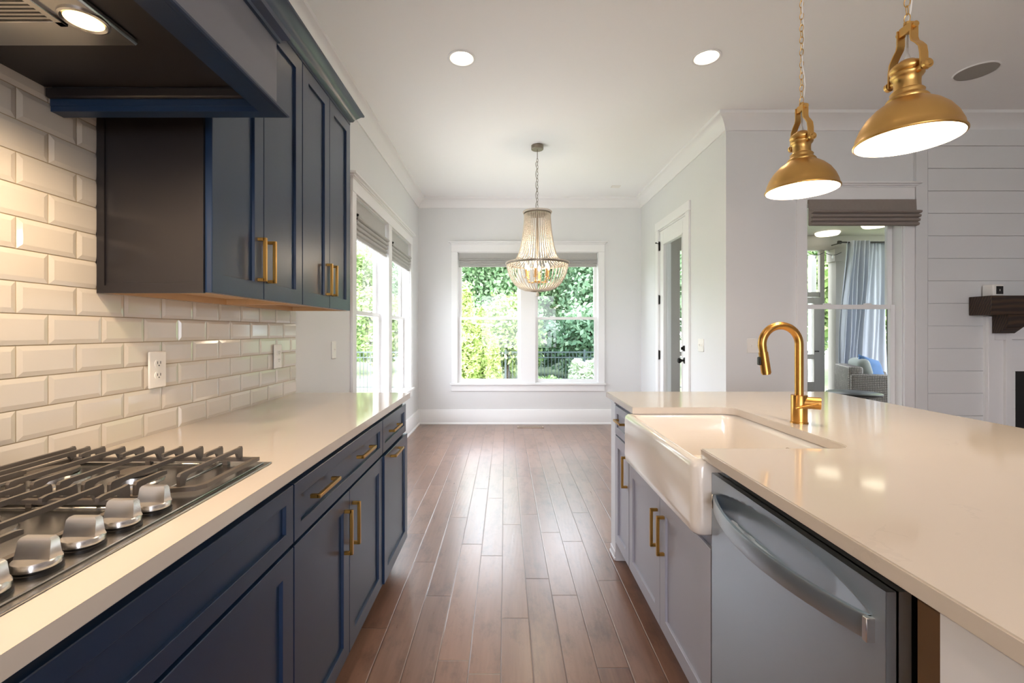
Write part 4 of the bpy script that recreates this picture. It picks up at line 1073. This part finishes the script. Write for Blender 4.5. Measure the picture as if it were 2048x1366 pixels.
# wicker armchair, seen from its side
wc = thing('wicker_armchair', 'grey wicker armchair with grey back cushion on the porch', 'armchair', (4.80, 6.28, -.03), math.radians(-24))
def rbox(nm, a, m, bev, par=wc): bm = nb(); box(bm, *a, bev, 3); return obj(nm, bm, m, par)
rbox('arm', (0, .62, 0, .14, .06, .70), 'wicker', .04); rbox('arm', (0, .62, .74, .88, .06, .70), 'wicker', .04)
rbox('backrest', (-.02, .16, .05, .83, .06, .80), 'wicker', .04); rbox('seat_base', (.1, .60, .12, .76, .06, .32), 'wicker', .02)
rbox('seat_cushion', (.16, .62, .15, .73, .32, .46), 'cushion', .05)
bm = nb(); box(bm, -.06, .10, -.28, .28, -.24, .24, .07, 3)
o = obj('back_cushion', bm, 'cushion', wc); o.location = (.22, .44, .66); o.rotation_euler = (0, -.25, 0)
for x in (.03, .57):
    for y in (.05, .83): bm = nb(); box(bm, x-.02, x+.02, y-.02, y+.02, 0, .065); obj('foot', bm, 'bronze', wc)
def pillow(bm, s=.2):
    r = bmesh.ops.create_grid(bm, x_segments=14, y_segments=14, size=s)
    vs = list(r['verts'])
    for v in vs:
        u, w_ = v.co.x/s, v.co.y/s; v.co.z = .07*(max(0, (1-u**4)*(1-w_**4)))**.6; k_ = 1-.06*(1-abs(u))*(abs(w_))-.0; v.co.x *= 1-.07*(1-w_*w_); v.co.y *= 1-.07*(1-u*u)
    g = bmesh.ops.duplicate(bm, geom=list(bm.verts)+list(bm.edges)+list(bm.faces))
    for e_ in g['geom']:
        if isinstance(e_, bmesh.types.BMVert): e_.co.z = -e_.co.z
    bmesh.ops.remove_doubles(bm, verts=bm.verts, dist=.001)
    bmesh.ops.recalc_face_normals(bm, faces=bm.faces)
bm = nb(); pillow(bm, .21); o = obj('throw_pillow', bm, 'blue', loc=(5.24, 6.46, .70), smooth=80); o.rotation_euler = (1.15, .25, .3); tag(o, 'blue throw pillow leaning on the wicker armchair', 'pillow')
# low dark table
tb = thing('patio_table', 'dark round patio table low in front of the wicker armchair', 'table', (3.93, 5.1, -.03))
bm = nb(); lathe(bm, [(.001, .57), (.24, .57), (.26, .585), (.26, .60), (.25, .605), (.001, .605)], 40); obj('tabletop', bm, 'bronze', tb)
for i in range(3):
    a = i*2*PI/3; bm = nb(); cyl(bm, (.2*math.cos(a), .2*math.sin(a), 0), (.15*math.cos(a), .15*math.sin(a), .575), .014, 10); obj('leg', bm, 'bronze', tb)

# ------------------------------------------------------------------ garden
GZ = -.6
bm = nb(); r = bmesh.ops.create_grid(bm, x_segments=60, y_segments=60, size=60)
for v in r['verts']:
    v.co.y += 20; dd = max(0, v.co.y-16); v.co.z = GZ-.02+.02*dd+.05*math.sin(v.co.x*.7)*math.sin(v.co.y*.5)*(dd > 0)
gl = obj('ground', bm, 'grass', smooth=80); gl['kind'] = 'structure'
rng = np.random.default_rng(5)
def leafmesh(name, centers, radii, n, size, mat, parent, flat=1.0):
    """n small folded leaves scattered through spherical clumps"""
    k = rng.integers(0, len(centers), n); d = rng.normal(size=(n, 3)); d /= np.linalg.norm(d, axis=1)[:, None]
    rad = radii[k]*(rng.random(n)**.45); c = centers[k]+d*rad[:, None]*np.array([1, 1, flat])
    nrm = d*.8+rng.normal(size=(n, 3))*.6+np.array([0, -.2, .35]); nrm /= np.linalg.norm(nrm, axis=1)[:, None]
    a = np.cross(nrm, rng.normal(size=(n, 3))); a /= np.linalg.norm(a, axis=1)[:, None]; b = np.cross(nrm, a)
    s = size*(.6+.8*rng.random(n))[:, None]
    V = np.stack([c-a*s, c+b*s*.55, c+a*s, c-b*s*.55], 1).reshape(-1, 3)
    me = bpy.data.meshes.new(name); me.vertices.add(len(V)); me.vertices.foreach_set('co', V.ravel())
    me.loops.add(n*4); me.loops.foreach_set('vertex_index', np.arange(n*4)); me.polygons.add(n)
    me.polygons.foreach_set('loop_start', np.arange(0, n*4, 4)); me.update(calc_edges=True); me.materials.append(M[mat])
    o = bpy.data.objects.new(name, me); C.objects.link(o); o.parent = parent; return o
def tree(x, y, h, w, mat, lab, n=9000, size=.13, base=.12, nm='garden_tree', clumps=60, group=None, cat='tree'):
    gz = GZ+.02*max(0, y-16)
    t = thing(nm, lab, cat, (x, y, gz), 0, group)
    cs = rng.normal(size=(clumps, 3)); cs /= np.linalg.norm(cs, axis=1)[:, None]; cs *= (rng.random(clumps)**.4)[:, None]
    cz = h*(base+(1-base)*.5); cen = cs*np.array([w*.5, w*.5, h*(1-base)*.5])*.85+np.array([0, 0, cz]); rad = (.14+.12*rng.random(clumps))*w*.8
    cen[:, 2] = np.maximum(cen[:, 2], h*base*.6+.1)
    leafmesh('foliage', cen, rad, n, size, mat, t)
    bm = nb(); tube(bm, [(0, 0, -.1), (.05, .02, h*.35), (-.03, .05, h*.7)], [.035*w+.02, .025*w+.015, .01*w+.005], 10); obj('trunk', bm, 'bark', t); return t
def conifer(x, y, h, w, mat, lab, n=7000, size=.07, nm='arborvitae', group=None):
    t = thing(nm, lab, 'shrub', (x, y, GZ), 0, group); m = 90
    zz = rng.random(m)**.8; ang = rng.random(m)*2*PI; rr = w*.5*(1-zz)**.6*.75
    cen = np.stack([rr*np.cos(ang), rr*np.sin(ang), h*(.03+.92*zz)], 1); rad = (.22*w*(1-zz*.6))+.03
    leafmesh('foliage', cen, rad, n, size, mat, t, 1.8)
    bm = nb(); tube(bm, [(0, 0, -.05), (0, 0, h*.6)], [.05, .02], 8); obj('trunk', bm, 'bark', t)
conifer(-1.02, 11.6, 2.95, .75, 'leaf_lime', 'tall yellow-green arborvitae, leftmost in the back window')
conifer(-.62, 12.4, 2.55, .55, 'leaf_lime', 'slimmer yellow-green arborvitae right of the tallest one in the back window')
conifer(-.28, 11.2, 1.75, .35, 'leaf_lime', 'short narrow arborvitae at the right of the arborvitae row')
tree(.05, 15.0, 3.2, 2.4, 'leaf_yel', 'sunlit light green shrub behind the arborvitaes', 11000, .075, .02, 'garden_shrub', 70, cat='shrub')
tree(-1.9, 16.5, 3.6, 2.6, 'leaf_yel', 'sunlit light green shrub left of the arborvitaes', 9000, .08, .02, 'garden_shrub', 70, cat='shrub')
tree(2.28, 12.6, 1.25, 1.15, 'leaf_pale', 'pale flowering bush in front of the iron fence', 8000, .045, .02, 'garden_shrub', 50, cat='shrub')
tree(1.15, 13.2, .45, 1.3, 'leaf_yel', 'low light green plants along the foot of the iron fence', 4500, .05, .02, 'garden_shrub', 50, cat='shrub')
G_ = 'trees beyond the garden fence'
spec = [(-3.6, 24, 9, 6.5, 'leaf_mid', 'broad mid green tree filling the left back pane'), (.6, 22, 8.5, 5.5, 'leaf_mid', 'mid green tree behind the chandelier'),
        (4.6, 20.5, 8, 5.5, 'leaf_dark', 'deep green tree at the right back pane'), (2.4, 27, 10, 6, 'leaf_dark', 'tall deep green tree behind the right back pane'),
        (-9.5, 27, 7.5, 6, 'leaf_yel', 'light green tree seen through the left side windows'), (-11.5, 19, 8, 6, 'leaf_mid', 'mid green tree far left outside the side windows'),
        (-5.6, 19.5, 3.6, 3, 'leaf_yel', 'smaller light green tree close outside the side windows'), (9.0, 17.5, 8, 6, 'leaf_mid', 'mid green tree behind the porch screens'),
        (12.5, 15.5, 8, 6, 'leaf_yel', 'light green tree right behind the porch'), (8.0, 24, 9, 6.5, 'leaf_dark', 'deep green tree farther behind the porch'), (15.5, 20, 9, 7, 'leaf_mid', 'mid green tree far right beyond the porch')]
for i, (x, y, h, w, m, lab) in enumerate(spec): tree(x, y, h, w, m, lab, 30000 if abs(x) < 6 else 18000, .10 if abs(x) < 6 else .13, .08, clumps=110, group=G_)
tree(3.2, 17.0, 3.0, 3.4, 'leaf_dark', 'dark undergrowth bush behind the iron fence', 9000, .10, .02, 'garden_shrub', 60, cat='shrub')
tree(.9, 18.0, 2.6, 3.2, 'leaf_dark', 'dark undergrowth bush left behind the iron fence', 8000, .10, .02, 'garden_shrub', 60, cat='shrub')
tree(6.0, 12.5, 2.6, 2.0, 'leaf_yel', 'sunlit light green bush below the porch landing', 8000, .07, .02, 'garden_shrub', 60, cat='shrub')
bm = nb(); box(bm, -6, 11, -16, YR-T-.02, -.3, -.12); struct('floor_bounce_patio', bm, P('patio_bounce_paving', 'e4e0d8', .7, vary=(2, .06)))  # unseen pale slab added to bounce daylight in through the rear opening
bm = nb(); box(bm, XL-3.2, XL-T-.1, -2, 7.5, -.45, -.3); struct('floor_bounce_path', bm, P('path_bounce_paving', 'e4e0d8', .7, vary=(2, .06)))  # pale strip added outside the left windows to bounce light indoors
# iron fence
fn = thing('iron_fence', 'thin iron picket fence crossing the garden', 'fence')
bm = nb(); box(bm, -5, 8, 14.0, 14.03, .60, .64); box(bm, -5, 8, 14.0, 14.03, .44, .47); box(bm, -5, 8, 14.0, 14.03, -.48, -.45); obj('rail', bm, 'fence', fn)
bm = nb()
for i in range(118): x = -4.95+i*.11; box(bm, x-.008, x+.008, 14.005, 14.025, -.6, .62)
pk = obj('pickets', bm, 'fence', fn); pk['kind'] = 'stuff'
for i in range(6):
    x = -4.9+i*2.45
    if i == 0: bm = nb(); box(bm, -.03, .03, -.03, .03, -.65, .70, .005); p0 = obj('post', bm, 'fence', fn, loc=(x, 14.015, 0))
    else: c = p0.copy(); C.objects.link(c); c.location = (x, 14.015, 0)
